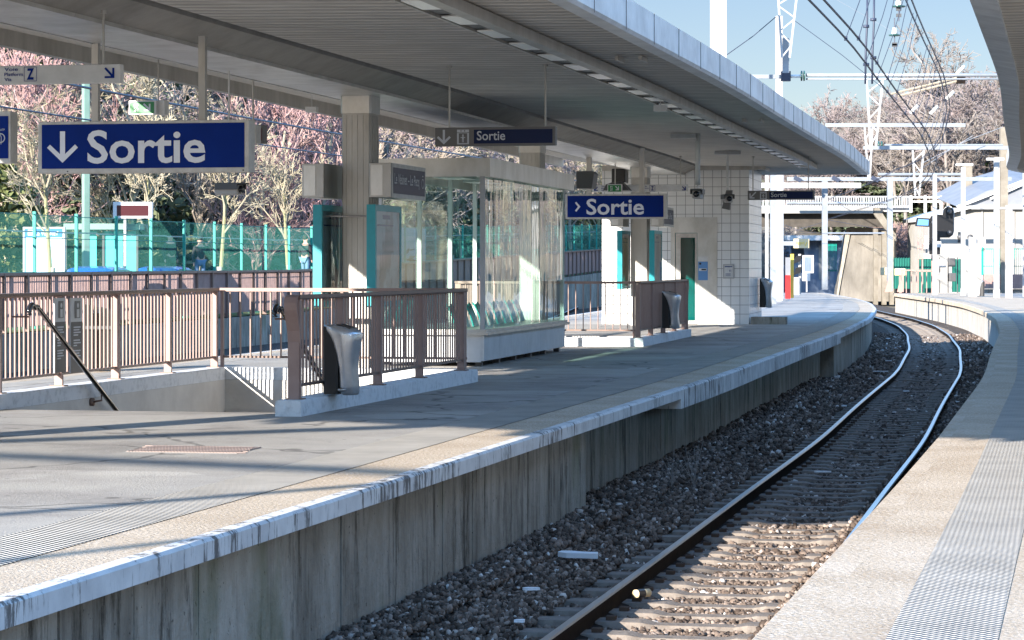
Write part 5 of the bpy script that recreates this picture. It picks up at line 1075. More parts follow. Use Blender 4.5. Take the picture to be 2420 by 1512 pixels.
# people
def person(x, ytop, D, H, label, coat, legs, turn=0., hairm='hair', arm=None, stride=.12):
    p0 = U(x, ytop, D); base = V((p0.x, D, p0.z-H)); k = H/1.75
    c = thing('person', base, turn, label, 'person'); m_ = ROOTM[c]
    vs = [(0, 0, .95), (0, 0, 1.15), (0, 0, 1.38), (0, 0, 1.5), (0, -.01, 1.6), (0, -.015, 1.68),
          (.1, 0, .9), (.11, -stride*.3, .5), (.11, -stride, .08), (.11, -stride-.14, .04), (-.1, 0, .9), (-.11, stride*.4, .5), (-.11, stride, .08), (-.11, stride-.14, .04),
          (.19, 0, 1.4), (.25, .02, 1.12), (.25, -.05, .88), (.25, -.07, .78), (-.19, 0, 1.4), (-.25, .02, 1.12), (-.25, -.05, .88), (-.25, -.07, .78)]
    rd = [.15, .14, .17, .06, .1, .09, .1, .065, .045, .04, .1, .065, .045, .04, .07, .05, .036, .03, .07, .05, .036, .03]
    ed = [(0, 1), (1, 2), (2, 3), (3, 4), (4, 5), (0, 6), (6, 7), (7, 8), (8, 9), (0, 10), (10, 11), (11, 12), (12, 13), (2, 14), (14, 15), (15, 16), (16, 17), (2, 18), (18, 19), (19, 20), (20, 21)]
    if arm: vs[15], vs[16], vs[17] = (.3, -.12, 1.22), (.16, -.2, 1.48), (.12, -.16, 1.56)
    def skin(name, idx, grow_, mt, sub=1):
        mp = {j: i for i, j in enumerate(idx)}; me = bpy.data.meshes.new(name); me.from_pydata([tuple(V(vs[j])*k) for j in idx], [(mp[a], mp[b]) for a, b in ed if a in mp and b in mp], [])
        o = bpy.data.objects.new(name, me); COL.objects.link(o); o.parent = c; md = o.modifiers.new('skin', 'SKIN'); sv = me.skin_vertices[0].data
        for i, j in enumerate(idx): sv[i].radius = ((rd[j]+grow_)*k, (rd[j]*.8+grow_)*k)
        sv[0].use_root = True; o.modifiers.new('sub', 'SUBSURF').levels = sub; o.modifiers['sub'].render_levels = sub; me.materials.append(M[mt]); return o
    skin('body', list(range(22)), 0, 'skin', 2); skin('jacket', [0, 1, 2, 14, 15, 16, 18, 19, 20], .022, coat, 2); skin('trousers', [0, 6, 7, 8, 10, 11, 12], .014, legs, 2); 
    for sg, yy in ((1, -stride), (-1, stride)): mb = MB(); mb.sphere((sg*.11*k, (yy-.07)*k, .04*k), .1*k, 8, 6, (.5, 1.3, .45)); o = mb.build('shoe', M['shoe']); o.parent = c; o.location = (sg*.11*k, (yy-.07)*k, 0)
    if hairm:
        mb = MB(); mb.sm = True; mb.sphere((0, 0, 0), .105*k, 10, 7, (.92, 1.02, 1.)); o = mb.build('hair', M[hairm]); o.parent = c; o.location = (0, .02*k, 1.60*k)
    for sg in (-1, 1): mb = MB(); mb.sphere((0, 0, 0), .022*k, 6, 4, (.5, 1, 1.4)); o = mb.build('ear', M['skin']); o.parent = c; o.location = (sg*.095*k, 0, 1.6*k)
    mb = MB(); mb.sphere((0, 0, 0), .02*k, 6, 4, (.8, 1, 1.3)); o = mb.build('nose', M['skin']); o.parent = c; o.location = (0, -.1*k, 1.6*k)
    return c
person(402, 552, 88, 1.78, 'bald person in a black jacket behind the green fence', 'cloth_black', 'cloth_dark', .8, None)
person(473, 561, 90, 1.76, 'person in a dark coat and jeans holding a phone to the ear', 'cloth_dark', 'denim', .5, 'hair', True)
person(722, 558, 97, 1.78, 'dark clad person partly hidden by the left teal poster case', 'cloth_black', 'denim', 2.6, 'hair')
# parked cars: roofs just over the fence top
def car(x, D, label, L=4.2):
    z0 = 1.6-(629-HY)*D/F-1.47; p = U(x, HY, D); c = thing('parked_car', V((p.x, D, z0)), math.atan2(-.985, -.173)*0+R(80), label, 'car', 'blue cars parked behind the slat fence'); m_ = ROOTM[c]
    pr = [(-2.1, .35), (-2.1, .75), (-1.85, .9), (-1.35, 1.0), (-.75, 1.42), (-.3, 1.47), (.5, 1.46), (1.0, 1.38), (1.75, .98), (2.05, .9), (2.12, .6), (2.1, .35)]
    mb = MB(); mb.sm = False; secs = []
    for y, sx, sz in ((-.85, .97, .9), (-.78, 1, .97), (-.6, 1, 1), (.6, 1, 1), (.78, 1, .97), (.85, .97, .9)): secs.append([m_ @ V((x_*sx, y*(1 if z < 1 else .86), z*sz if z > .8 else z)) for x_, z in pr])
    mb.loft(secs); mb.build('body', M['car_blue'], c, bevel=.04)
    mb = MB()
    for sg in (-1, 1): mb.add([m_ @ V(v) for v in ((-1.2, sg*.79, 1.02), (1.5, sg*.79, 1.0), (.95, sg*.72, 1.34), (-.7, sg*.72, 1.38))], [(0, 1, 2, 3)])
    mb.build('side_windows', M['glassy_dark'], c)
    for sx in (-1.3, 1.35):
        for sg in (-1, 1): mb = MB(); mb.tube([m_ @ V((sx, sg*.68, .32)), m_ @ V((sx, sg*.87, .32))], .32, 16); mb.build('wheel', M['rubber'], c)
car(232, 76.5, 'blue parked car whose roof shows below the turquoise shelter'); car(388, 84, 'blue parked car whose roof shows below the bald person')
# green lamp mast, departure display on a post
mb = MB(); D = 78; p = U(203, HY, D); mb.prism([(-.1, -.1), (.1, -.1), (.1, .1), (-.1, .1)], FB(D)-.1, 7.4, M=Matrix.Translation((p.x, D, 0)) @ Matrix.Rotation(.5, 4, 'Z')); tag(mb.build('lamp_mast', M['green_pole'], bevel=.02), 'pale green square mast rising behind the fence at the left', 'mast')
D = 79; c = thing('departure_board', U(313, 640, D), 0, 'white framed board with dark red screen above the green fence', 'display board')
mb = MB(); upbox(mb, 267, 360, 477, 516, D, .2); mb.build('casing', M['paint_white'], c, bevel=.015); mb = MB(); upbox(mb, 276, 351, 485, 510, D-.006, .004); mb.build('screen', M['led_dark'], c); mb = MB(); upbox(mb, 292, 298, 516, 660, D+.05, .08); mb.build('post', M['paint_grey'], c)
# black slats with a band and backing on the platform behind the left railing
c = thing('slatted_bin', (-6.2, 39.4, 0), 0, 'black slatted bin standing at the far platform edge behind the left railing', 'litter bin'); mb = MB()
for i in range(6): mb.box((-6.4+.075*i, 39.4+(i % 2)*.03, .52), (.05, .05, .98-.03*i))
mb.build('slats', M['black'], c); mb = MB(); mb.box((-6.2, 39.36, .66), (.5, .02, .05)); mb.build('band', M['dark_grey'], c); mb = MB(); mb.box((-6.2, 39.6, .45), (.4, .3, .86)); mb.build('liner', M['black'], c)

# ============================================================ CATENARY
def beam(x0, x1, y, D, r, label, m='galv', box=False, D2=None):
    mb = MB(); a, b = U(x0, y, D), U(x1, y, D2 or D)
    if box: mb.bar(a, b, r*2, r*2)
    else: mb.tube([a, b], r, 8)
    return tag(mb.build('catenary_beam', M[m]), label, 'beam', 'horizontal catenary beams')
def pole(x, y0, y1, D, w_, label, m='galv', name='mast', z0=0., grp=None, cat='mast', d_=None):
    a = U(x, HY, D); zt = EYE-(y0-HY)*D/F; mb = MB(); mb.box((a.x, D, (z0+zt)/2), (w_, d_ or w_, zt-z0)); return tag(mb.build(name, M[m]), label, cat, grp)
pole(1698.5, -60, 0, 76.6, .42, 'thick white mast rising behind the canopy against the sky', 'post_white')
pole(1675+6, -60, 0, 77.2, .07, 'thin grey pipe beside the thick white mast', 'paint_grey', 'pipe', cat='pipe')
pole(1841, 38, 0, 118, .3, 'grey concrete catenary mast behind the canopy tip', 'concrete_pale')
beam(1750, 1846, 181, 80, .06, 'short white beam left of the insulator at the top', box=True)
c = thing('catenary_beam', U(2080, 180, 80), 0, 'double tube beam across the track with disc insulators at its left end', 'beam', 'horizontal catenary beams')
mb = MB(); mb.sm = True; mb.tube([U(1905, 177, 80), U(2600, 177, 80)], .055, 10); mb.build('upper_tube', M['galv'], c); mb = MB(); mb.sm = True; mb.tube([U(1905, 186.5, 80), U(2600, 186.5, 80)], .03, 8); mb.build('lower_tube', M['galv'], c)
for i, x in enumerate((1893, 1899)): mb = MB(); mb.sm = True; mb.tube([U(x, 179, 80), U(x+2.5, 179, 80)], .16, 14); mb.build('insulator_disc', M['insulator_green'], c)
mb = MB(); mb.tube([U(1858, 180, 80), U(1893, 180, 80)], .05, 8); mb.build('clamp', M['porcelain'], c)
mb = MB(); a = U(1857, 180, 80); mb.box(a, (.28, .25, .3)); mb.build('bracket', M['wire'], c)
def lattice(xa0, xa1, ya, xb0, xb1, yb, D, label, w_=.06, n=5, m='post_white'):
    c = thing('lattice_strut', U((xb0+xb1)/2, yb, D), 0, label, 'lattice', 'V shaped lattice struts under the catenary'); P = []
    for x0, x1 in ((xa0, xb0), (xa1, xb1)): mb = MB(); mb.bar(U(x0, ya, D), U(x1, yb, D), w_, w_); mb.build('chord', M[m], c)
    mb = MB()
    for i in range(n):
        t0, t1 = (i+.1)/n, (i+.95)/n; l = lambda t: U(xa0+(xb0-xa0)*t, ya+(yb-ya)*t, D); r = lambda t: U(xa1+(xb1-xa1)*t, ya+(yb-ya)*t, D)
        a, b = (l(t0), r(t1)) if i % 2 else (r(t0), l(t1)); mb.bar(a, b, w_*.7, w_*.7)
    mb.build('bracing', M[m], c); return c
lattice(1838, 1884, -20, 1848, 1866, 136, 79, 'white lattice strut hanging from the top of the picture beside the concrete mast')
mb = MB(); a = U(1857, 90, 79.3); b = U(1857, 172, 79.3); mb.bar(a, b, .2, .08); tag(mb.build('perforated_bar', M['galv']), 'perforated grey bar hanging under the lattice strut at the insulators', 'bar')
lattice(2048, 2086, 188, 2057, 2070, 345, 100, 'white lattice strut under the double tube beam', .07)
lattice(2157, 2183, 355, 2163, 2172, 462, 140, 'small white lattice strut below the third beam', .09, 4)
lattice(2043, 2062, 300, 2052, 2056, 420, 120, 'thin white lattice strut at the tip of the canopy', .07, 4)
beam(1950, 2281, 295.5, 107, .075, 'white square beam ending free against the trees', box=True)
beam(2040, 2390, 349, 126, .085, 'lower white square beam reaching the opposite canopy', box=True); beam(2090, 2370, 342.5, 127, .05, 'thin tube beam just above the lower square beam')
for i, x in enumerate((2075, 2082)): mb = MB(); mb.sm = True; mb.tube([U(x, 342, 127), U(x+3, 342, 127)], .17, 12); tag(mb.build('insulator', M['insulator_green']), ('left', 'right')[i]+' green disc insulator at the end of the lower tube beam', 'insulator', 'disc insulators of the lower beam')
beam(1860, 2390, 423, 168, .12, 'long white beam with black blade insulators across the hillside', box=True); beam(2075, 2282, 412, 160, .09, 'white tube beam above the long beam at centre right')
beam(1795, 2034, 438, 135, .13, 'white box beam ending above the bridge railing', 'paint_white', box=True)
beam(1860, 2100, 480, 185, .1, 'pale beam in front of the white bridge railing'); beam(2296, 2440, 492, 122, .06, 'grey tube rail carried by the dark post at the right', 'paint_grey')
beam(1950, 2090, 551, 150, .05, 'thin tube beam in front of the bridge opening')
for i, x in enumerate((1885, 1975, 2068, 2210)): mb = MB(); mb.bar(U(x-8, 419, 167.5), U(x+8, 427, 167.5), .22, .25); tag(mb.build('insulator', M['wire']), ['leftmost dark blade insulator on the long white beam', 'second dark blade insulator from the left on the long white beam', 'third dark blade insulator from the left on the long white beam', 'rightmost dark blade insulator on the long white beam'][i], 'insulator', 'blade insulators on the long beam')
# running wires following the curve
def wire(o, z0, z1, s0, s1, label, r=.012, z=None, sag=0., group='overhead wires', m='wire', k=12):
    mb = MB(); pts = []
    for i in range(int((s1-s0)/3)+1): s = s0+(s1-s0)*i/int((s1-s0)/3); u = ((s-s0) % 50)/50; pts.append(Q(s, o, z0+(z1-z0)*(s-s0)/(s1-s0)-4*sag*u*(1-u)))
    mb.tube(pts, r, 5); return tag(mb.build('overhead_wire', M[m]), label, 'wire', group)
wire(-.06, 4.85, 4.75, 24, 185, 'left one of the paired contact wires over the near track', .016); wire(.12, 4.85, 4.75, 24, 185, 'right one of the paired contact wires over the near track', .016)
wire(.42, 6.35, 6.35, 30, 200, 'left one of the paired carrier wires above the contact wires', .016, sag=.15); wire(.52, 6.35, 6.35, 30, 200, 'right one of the paired carrier wires above the contact wires', .016, sag=.15)
wire(-13, 4.6, 5.2, 30, 190, 'dark overhead wire of the far tracks behind the big exit sign', .022, sag=.1); wire(-13, 5.9, 6.6, 30, 190, 'upper overhead wire of the far tracks seen through the trees', .016, sag=.3); wire(-17, 4.7, 5.2, 30, 190, 'outer overhead wire of the far tracks above the fence', .018, sag=.1)
for i, D in enumerate((37.5, 42, 45.5, 49, 56, 60, 66, 73, 80)):
    for j, o in enumerate((0., .14)):
        mb = MB(); a = Q(D, -.06+o*1.3, 4.84); b = Q(D, .42+o*.5, 6.3); mb.tube([a, a.lerp(b, .5)+V((.03, 0, 0)), b], .006, 4); mb.box(a, (.04, .08, .06)); tag(mb.build('dropper', M['wire']), 'thin dropper wire between the contact and carrier wires of the near track', 'dropper', 'droppers of the near track')
for i, (x0, x1) in enumerate(((2050, 2045), (2066, 2061))):
    mb = MB(); mb.sm = True; mb.tube([U(x0, -40, 54), U(x0-1, 60, 54), U(x1+1, 120, 54), U(x1, 198, 54)], .022, 6)
    for y in ((62, 152) if i == 0 else (46, 136)): mb.box(U(x0-3 if i == 0 else x0-2, y, 54), (.12, .06, .06))
    tag(mb.build('feeder_cable', M['wire']), ('left', 'right')[i]+' one of two thick dark vertical cables with clamps', 'cable', 'vertical feeder cables')
def xwire(pts, r, label, D, m='wire', grp='cross wires'): mb = MB(); mb.tube([U(x, y, D+i*.0) for i, (x, y) in enumerate(pts)], r, 5); return tag(mb.build('cross_wire', M[m]), label, 'wire', grp)
xwire([(1718, 129), (1780, 85), (1833, 40)], .014, 'thin stay wire from the thick white mast to the concrete mast', 79)
xwire([(1466, 12), (1510, -14)], .014, 'short stay wire above the canopy edge near the top', 79)
xwire([(1873, 45), (1990, 130), (2120, 235)], .012, 'thin stay wire falling right behind the paired wires', 95)
xwire([(1970, -5), (2120, 80), (2263, 155), (2320, 200)], .007, 'very thin pale wire crossing the sky to the right', 90, 'galv')
xwire([(2180, 385), (2290, 330), (2370, 300)], .014, 'pale green stay wire rising to the right post', 125, 'galv'); xwire([(2130, 430), (2250, 350), (2300, 320)], .014, 'pale stay wire crossing the lower square beam', 128, 'galv')
xwire([(1880, 545), (1960, 520), (2100, 545)], .012, 'thin wire in the bridge opening', 170); xwire([(1850, 530), (1900, 548), (1960, 552)], .012, 'thin wire left in the bridge opening', 168)
# pull-off arm and insulator strings
c = thing('pull_off_arm', U(2268, 184, 82), 0, 'brown double registration arm under the double tube beam', 'arm')
mb = MB(); mb.tube([U(2268, 182, 82), U(2105, 222, 82)], .035, 6); mb.build('upper_tube', M['bark_pale'], c); mb = MB(); mb.tube([U(2268, 190, 82), U(2122, 227, 82)], .035, 6); mb.build('lower_tube', M['bark_pale'], c); mb = MB(); mb.box(U(2270, 186, 82), (.25, .2, .3)); mb.build('bracket', M['rail_web'], c)
def ins_string(x, ys, D, label, k=1.):
    c = thing('insulator_string', U(x, ys[-1], D), 0, label, 'insulator')
    for y in ys:
        mb = MB(); mb.sm = True; a = U(x, y, D); mb.tube([a+V((0, 0, .02)), a+V((0, 0, 0)), a-V((0, 0, .03))], [.05*k, .17*k, .15*k], 16); mb.build('disc', M['insulator_green'], c)
        mb = MB(); mb.sm = True; mb.tube([a+V((0, 0, .2*k)), a+V((0, 0, .02))], [.05*k, .085*k], 12); mb.build('cap', M['porcelain'], c)
    mb = MB(); mb.tube([U(x, ys[0]-40, D), U(x, ys[-1]+36, D)], .014, 6); mb.build('rod', M['wire'], c)
    for y in (ys[0]+25, ys[-1]+22): mb = MB(); mb.box(U(x, y, D), (.12, .05, .08)); mb.build('link', M['dark_grey'], c)
ins_string(2124, (-4, 14), 62, 'two stacked disc insulators at the top edge of the picture'); ins_string(2114, (82,), 66, 'single white and green disc insulator hanging in the sky', .9)
for i, (x, y) in enumerate(((2270, 165), (2245, 225), (2207, 260), (2160, 258))):
    mb = MB(); mb.sm = True; mb.tube([U(x-9, y+9, 110), U(x+9, y-9, 110)], .07, 8); tag(mb.build('stay_insulator', M['porcelain']), ['white stay insulator touching the double tube beam', 'white stay insulator below the registration arm', 'white stay insulator left of centre among the twigs', 'white stay insulator nearest the crossing wires'][i], 'insulator', 'white stay insulators')
# unseen tubes, added behind and left of the camera to cast shadow bands
def sh(x, y, zz): D = EYE*F/(y-HY); X = (x-HX)*D/F; k = zz/.39; return V((X-.74*k, D-k, zz))
for i, (p, q, zz, r) in enumerate((((-260, 1052), (1020, 1006), 6.6, .17), ((-200, 1068), (1080, 1122), 7.0, .1), ((-200, 1232), (960, 1138), 6.3, .1), ((-150, 1345), (560, 1262), 6.0, .07))):
    c = thing('gantry', sh(*p, 0), 0, ['overhead gantry tube outside the frame casting the broadest platform shadow', 'overhead gantry tube outside the frame casting the second shadow', 'overhead gantry tube outside the frame casting the third shadow', 'overhead gantry tube outside the frame casting the thinnest shadow'][i], 'gantry')
    a, b = sh(*p, zz), sh(*q, zz); d = (a-b).normalized(); mb = MB(); mb.tube([a+d*4, b], r, 8); mb.build('cross_tube', M['galv'], c); mb = MB(); e = a+d*4; mb.tube([V((e.x, e.y, -1.3)), V((e.x, e.y, zz+.4))], .12, 8); mb.build('leg', M['galv'], c)

# ============================================================ BRIDGE AND WHAT STANDS ROUND THE FAR PLATFORM ENDS
DB = 186.5; c = thing('road_bridge', U(1980, 503, DB), 0, 'pale concrete road bridge with white railings over the cutting', 'bridge')
def ub(mb, x0, x1, y0, y1, D, th): return upbox(mb, x0, x1, y0, y1, D, th)
mb = MB(); ub(mb, 1790, 2066, 490, 504, DB, .5); mb.build('edge_beam', M['wall_white'], c)
mb = MB(); a = [U(x, y, DB) for x, y in ((2064, 491), (2078, 491), (2116, 553), (2116, 566), (2106, 560), (2064, 504))]; mb.loft([a, [p+V((0, .5, 0)) for p in a]]); mb.build('haunch', M['wall_cream'], c)
mb = MB(); ub(mb, 1700, 2150, 486, 500, DB+.5, 9); mb.build('deck', M['concrete_pale'], c)
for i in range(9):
    mb = MB(); ub(mb, 1800, 2086-i, 500, 536-i*1.5, DB+1+i*1.0, .35); mb.build('girder', M['girder_dark'], c)  # dark girder colour has the shade under the deck painted in
for x in (2070, 2090, 2108):
    mb = MB(); ub(mb, x-5, x+5, 540+(x-2070)*.3, 720, DB+.1, .5); mb.build('pier', M['wall_cream'], c)
for x0, x1 in ((1790, 1920), (1920, 2040), (2040, 2150)):
    mb = MB(); ub(mb, x0, x1, 463, 466, DB, .08); ub(mb, x0, x1, 486, 489.9, DB, .12)
    x = x0+1
    while x < x1: ub(mb, x, x+2.6, 466, 486, DB+.02, .04); x += 5.6
    mb.build('railing', M['post_white'], c)
for x0, x1 in ((2150, 2260),):
    mb = MB(); ub(mb, x0, x1, 464, 468, DB, .1); ub(mb, x0, x1+10, 474, 478, DB, .1); mb.build('guard_rail', M['paint_white'], c)
for x in (2150, 2184, 2222): mb = MB(); ub(mb, x, x+6, 462, 502, DB-.05, .2); mb.build('guard_post', M['paint_white'], c)
D = 189; c = thing('abutment_wall', U(2030, 690, D), 0, 'sunlit stained concrete abutment with a sloping shaded edge under the bridge', 'wall')
a = [U(x, y, D) for x, y in ((1976, 712), (2118, 712), (2118, 541), (2003, 541))]
mb = MB(); mb.loft([a, [p+V((1.5, 14, 0)) for p in a]]); mb.build('wall', M['abutment'], c)
mb = MB(); ub(mb, 2001, 2119, 538, 544, D-.25, .3); mb.build('coping', M['wall_cream'], c)
mb = MB(); b = [U(x, y, D-.12) for x, y in ((1976, 708), (1999, 545), (2011, 545), (1992, 640), (1980, 708))]; mb.loft([b, [p+V((0, .1, 0)) for p in b]]); mb.build('sloping_rib', M['concrete_wall'], c)  # dark strip paints the shade along the sloping left edge of the wall
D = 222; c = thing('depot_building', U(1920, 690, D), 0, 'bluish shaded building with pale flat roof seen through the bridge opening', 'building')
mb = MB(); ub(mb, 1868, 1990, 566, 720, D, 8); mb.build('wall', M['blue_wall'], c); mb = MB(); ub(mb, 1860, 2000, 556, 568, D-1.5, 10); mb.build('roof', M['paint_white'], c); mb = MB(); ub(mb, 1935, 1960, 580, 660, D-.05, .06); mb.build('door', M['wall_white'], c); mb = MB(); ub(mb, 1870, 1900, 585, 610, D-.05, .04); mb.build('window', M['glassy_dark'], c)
mb = MB(); p0 = U(1950, 640, 182)
c = thing('gate', U(1960, 640, 204), 0, 'green barred gate in the bridge opening', 'gate'); mb = MB()
for x in range(1946, 1978, 3): ub(mb, x, x+1.2, 576, 642, 204, .04)
mb.build('bars', M['green_fence'], c); mb = MB(); ub(mb, 1945, 1978, 578, 580.5, 204.05, .04); ub(mb, 1945, 1978, 638, 640.5, 204.05, .04); mb.build('frame', M['green_fence'], c)
# left platform end: white canopy posts and equipment
posts = [(1812, 405, 700, 112, .13, 'post_white', 'slender white post right of the tiled tower'), (1827, 408, 704, 108, .24, 'galv', 'thick grey-white column right of the tiled tower'), (1841, 404, 690, 116, .2, 'post_white', 'white box post beside the thick grey-white column'), (1849, 404, 560, 125, .1, 'galv', 'thin grey mast behind the cream call sign'), (2001-52, 424, 560, 170, .35, 'galv', 'grey mast rising behind the bridge railing at left'),
         (2103, 423, 690, 160, .32, 'galv', 'tall grey-white mast at the right pier of the bridge'), (2209, 412, 692, 140, .2, 'post_white', 'tall white lamp post in front of the signal'), (2276, 395, 694, 137, .2, 'post_white', 'tall white lamp post with double lamp left of the shelter bin'), (2355, 372, 703, 128, .24, 'post_white', 'tall white post at the curved end of the opposite canopy'), (2372, 300, 660, 150, .42, 'wall_cream', 'broad pale concrete mast behind the opposite canopy end'), (2298, 560, 700, 132, .34, 'post_white', 'short thick white post with rounded top'), (2384, 485, 703, 128, .3, 'paint_grey', 'dark grey square post at the right edge'), (2420, 300, 700, 133, .12, 'post_white', 'thin white post cut by the right edge'), (2286, 390, 500, 185, .6, 'wall_cream', 'pale chimney-like mast behind the lamp posts')]
POST = {}
for x, y0, y1, D, w_, mm, lb in posts: POST[x] = pole(x, y0, y1, D, w_, lb, mm, 'post', cat='post')
for x, y1, D, w_ in ((2209, 692, 140, .22), (2276, 694, 137, .22), (2355, 703, 128, .26), (2298, 700, 132, .36)):
    a = U(x, HY, D); mb = MB(); mb.box((a.x, D, .2), (w_+.02, w_+.02, .38)); mb.build('sleeve', M['paint_grey'], POST[x])
for i, (x, y, D) in enumerate(((2279, 389, 137), (2352, 376, 129))):
    for j, sg in enumerate((-1, 1)):
        mb = MB(); a = U(x+sg*10, y, D); mb.box(a, (.44, .3, .12)); mb.build('lamp_head', M['lamp_glass'], POST[(2276, 2355)[i]], bevel=.03)
D = 110; c = thing('call_sign', U(1892, 586, D), 0, 'cream sign reading Appel on its bracket beside the posts', 'sign'); mb = MB(); ub(mb, 1876, 1912, 564, 586, D, .12); mb.build('casing', M['cream'], c); f = Face(U(1876, 586, D), V((1, 0, 0)), out=V((0, -1, 0))); q = D/F; mb = MB(); f.text(mb, 'Appel', 4*q, 6*q, 25*q, 17*q, .01, .01); f.line(mb, [(27*q, 5*q), (31*q, 14*q)], .04, .01); mb.build('lettering', M['yellow'], c); mb = MB(); ub(mb, 1846, 1876, 570, 580, D+.02, .08); mb.build('bracket', M['galv'], c)
mb = MB(); D = 112; ub(mb, 1857, 1868, 650, 706, D, .3); c = tag(mb.build('cabinet', M['red']), 'red fire cabinet standing among the white posts', 'cabinet')
mb = MB(); ub(mb, 1857, 1868, 608, 650, D, .28); tag(mb.build('blue_box', M['slate']), 'blue-grey box above the red cabinet', 'box')
mb = MB(); D = 112.5; ub(mb, 1869, 1876, 600, 704, D, .25); tag(mb.build('help_point', M['yellow']), 'narrow yellow-edged help point beside the red cabinet', 'help point')
D = 118; c = thing('validator', U(1882, 690, D), 0, 'grey stand with two tilted black screens near the platform end', 'ticket machine')
for y in (613, 640): mb = MB(); a = [U(1876, y+10, D), U(1892, y+4, D), U(1896, y-10, D), U(1882, y-8, D)]; mb.loft([a, [p+V((0, .2, 0)) for p in a]]); mb.build('screen', M['black'], c)
mb = MB(); ub(mb, 1887, 1893, 600, 695, D+.25, .12); ub(mb, 1874, 1889, 655, 697, D+.1, .3); mb.build('stand', M['paint_grey'], c)
D = 128; c = thing('framed_poster', U(1908, 650, D), 0, 'white framed blue poster left of the path under the bridge', 'poster'); mb = MB(); ub(mb, 1897, 1923, 603, 645, D, .08); mb.build('frame', M['paint_white'], c); mb = MB(); ub(mb, 1901, 1917, 607, 641, D-.01, .008); mb.build('sheet', M['blue_wall'], c); mb = MB(); ub(mb, 1905, 1908, 645, 690, D+.02, .05); mb.build('post', M['paint_grey'], c)
mb = MB(); ub(mb, 1896, 1915, 645, 664, 127, .1); tag(mb.build('white_panel', M['paint_white'], bevel=.02), 'small white panel below the blue poster', 'panel')
# right platform: signal, display, cabinets, fences, buildings
D = 143; c = thing('track_signal', U(2230, 575, D), 0, 'black railway signal board with rounded head and hooded lamps', 'signal')
def blob(pts, D, th): a = [U(x, y, D) for x, y in pts]; return [a, [p+V((0, th, 0)) for p in a]]
out = [(2196, 600), (2196, 520), (2200, 511), (2206, 507), (2228, 507)]+[(2241.5+12.5*math.cos(t), 501+12.5*math.sin(t)) for t in [math.pi+i*math.pi/10 for i in range(11)]]+[(2254, 545), (2251, 555), (2243, 561), (2222, 561), (2222, 600)]
mb = MB(); mb.loft(blob(out, D, .08)); mb.build('board', M['black'], c)
ox, oy = 2225, 545; mb = MB(); mb.loft(blob([(ox+(x-ox)*1.045, oy+(y-oy)*1.035) for x, y in out], D+.085, .02)); mb.build('white_border', M['paint_white'], c)
for x, y in ((2243, 500), (2243, 550), (2210, 553)): mb = MB(); mb.sm = True; a = U(x, y, D); mb.tube([a, a-V((0, .25, 0))], .12, 12); mb.build('lamp_hood', M['dark_grey'], c)
mb = MB(); ub(mb, 2206, 2224, 570, 584, D-.02, .015); mb.build('plate', M['paint_white'], c); mb = MB(); ub(mb, 2205, 2211, 600, 690, D+.12, .1); mb.build('post', M['galv'], c)
D = 141; c = thing('platform_display', U(2180, 535, D), 0, 'slanted monitor with a bluish screen left of the signal board', 'display'); mb = MB(); a = [U(x, y, D) for x, y in ((2164, 534), (2198, 536), (2199, 516), (2168, 514))]; mb.loft([a, [p+V((0, .25, 0)) for p in a]]); mb.build('casing', M['black'], c); mb = MB(); a = [U(x, y, D-.01) for x, y in ((2167, 532), (2194, 533), (2195, 519), (2170, 517))]; mb.add(a, [(0, 1, 2, 3)]); mb.build('screen', M['plastic_blue_panel'], c); mb = MB(); ub(mb, 2194, 2206, 522, 527, D+.1, .08); mb.build('bracket', M['dark_grey'], c)
D = 150; c = thing('relay_mast', U(2185, 690, D), 0, 'rusty lattice frame with boxes and white plate beside the signal', 'frame')
for x in (2170, 2180, 2203): mb = MB(); ub(mb, x-1.5, x+1.5, 535, 690, D, .06); mb.build('upright', M['brick_pink'], c)
for y in (560, 585, 610, 640): mb = MB(); ub(mb, 2168, 2206, y, y+2, D-.03, .03); mb.build('rung', M['brick_pink'], c)
mb = MB(); ub(mb, 2185, 2201, 557, 572, D-.06, .02); mb.build('plate', M['paint_white'], c); f = Face(U(2185, 572, D-.06), V((1, 0, 0)), out=V((0, -1, 0))); q = D/F; mb = MB(); f.text(mb, 'Nf', 2*q, 3*q, 11*q, 13*q, .01, .01); mb.build('lettering', M['dark_grey'], c)
for y in (575, 598): mb = MB(); ub(mb, 2184, 2200, y, y+13, D-.3, .3); mb.build('box', M['bird_grey'], c)
D = 155
for i, (x0, x1, y0, y1) in enumerate(((2112, 2151, 610, 682), (2170, 2212, 612, 692), (2250, 2272, 612, 690))):
    c = thing('green_hoarding', U((x0+x1)/2, y1, D), 0, ['leftmost green corrugated hoarding beside the bridge pier', 'green corrugated hoarding behind the white lamp post', 'narrow green hoarding right of the grey relay boxes'][i], 'hoarding', 'green corrugated hoardings'); mb = MB(); ub(mb, x0, x1, y0, y1, D, .04); mb.build('sheet', M['hoarding'], c)
    mb = MB(); x = x0
    while x < x1: ub(mb, x, x+1.2, y0-2, y1, D-.05, .05); x += 6
    mb.build('ribs', M['hoarding'], c)
D = 146
for i, (x, y) in enumerate(((2228, 622), (2230, 652), (2250, 620), (2252, 655))):
    mb = MB(); ub(mb, x-8, x+8, y-10, y+10, D, .3); mb.build if 0 else tag(mb.build('relay_box', M['bird_grey'] if i < 2 else M['dark_grey'], bevel=.03), ['upper left grey relay box behind the lamp post', 'lower left grey relay box behind the lamp post', 'upper right dark relay box behind the lamp post', 'lower right dark relay box behind the lamp post'][i], 'box', 'relay boxes on their rack')
c = thing('relay_rack', U(2240, 690, 147), 0, 'thin dark rack carrying the grey relay boxes', 'rack'); mb = MB()
for x in (2220, 2240, 2262): ub(mb, x, x+2, 608, 692, 146.4, .08)
mb.build('uprights', M['dark_grey'], c)
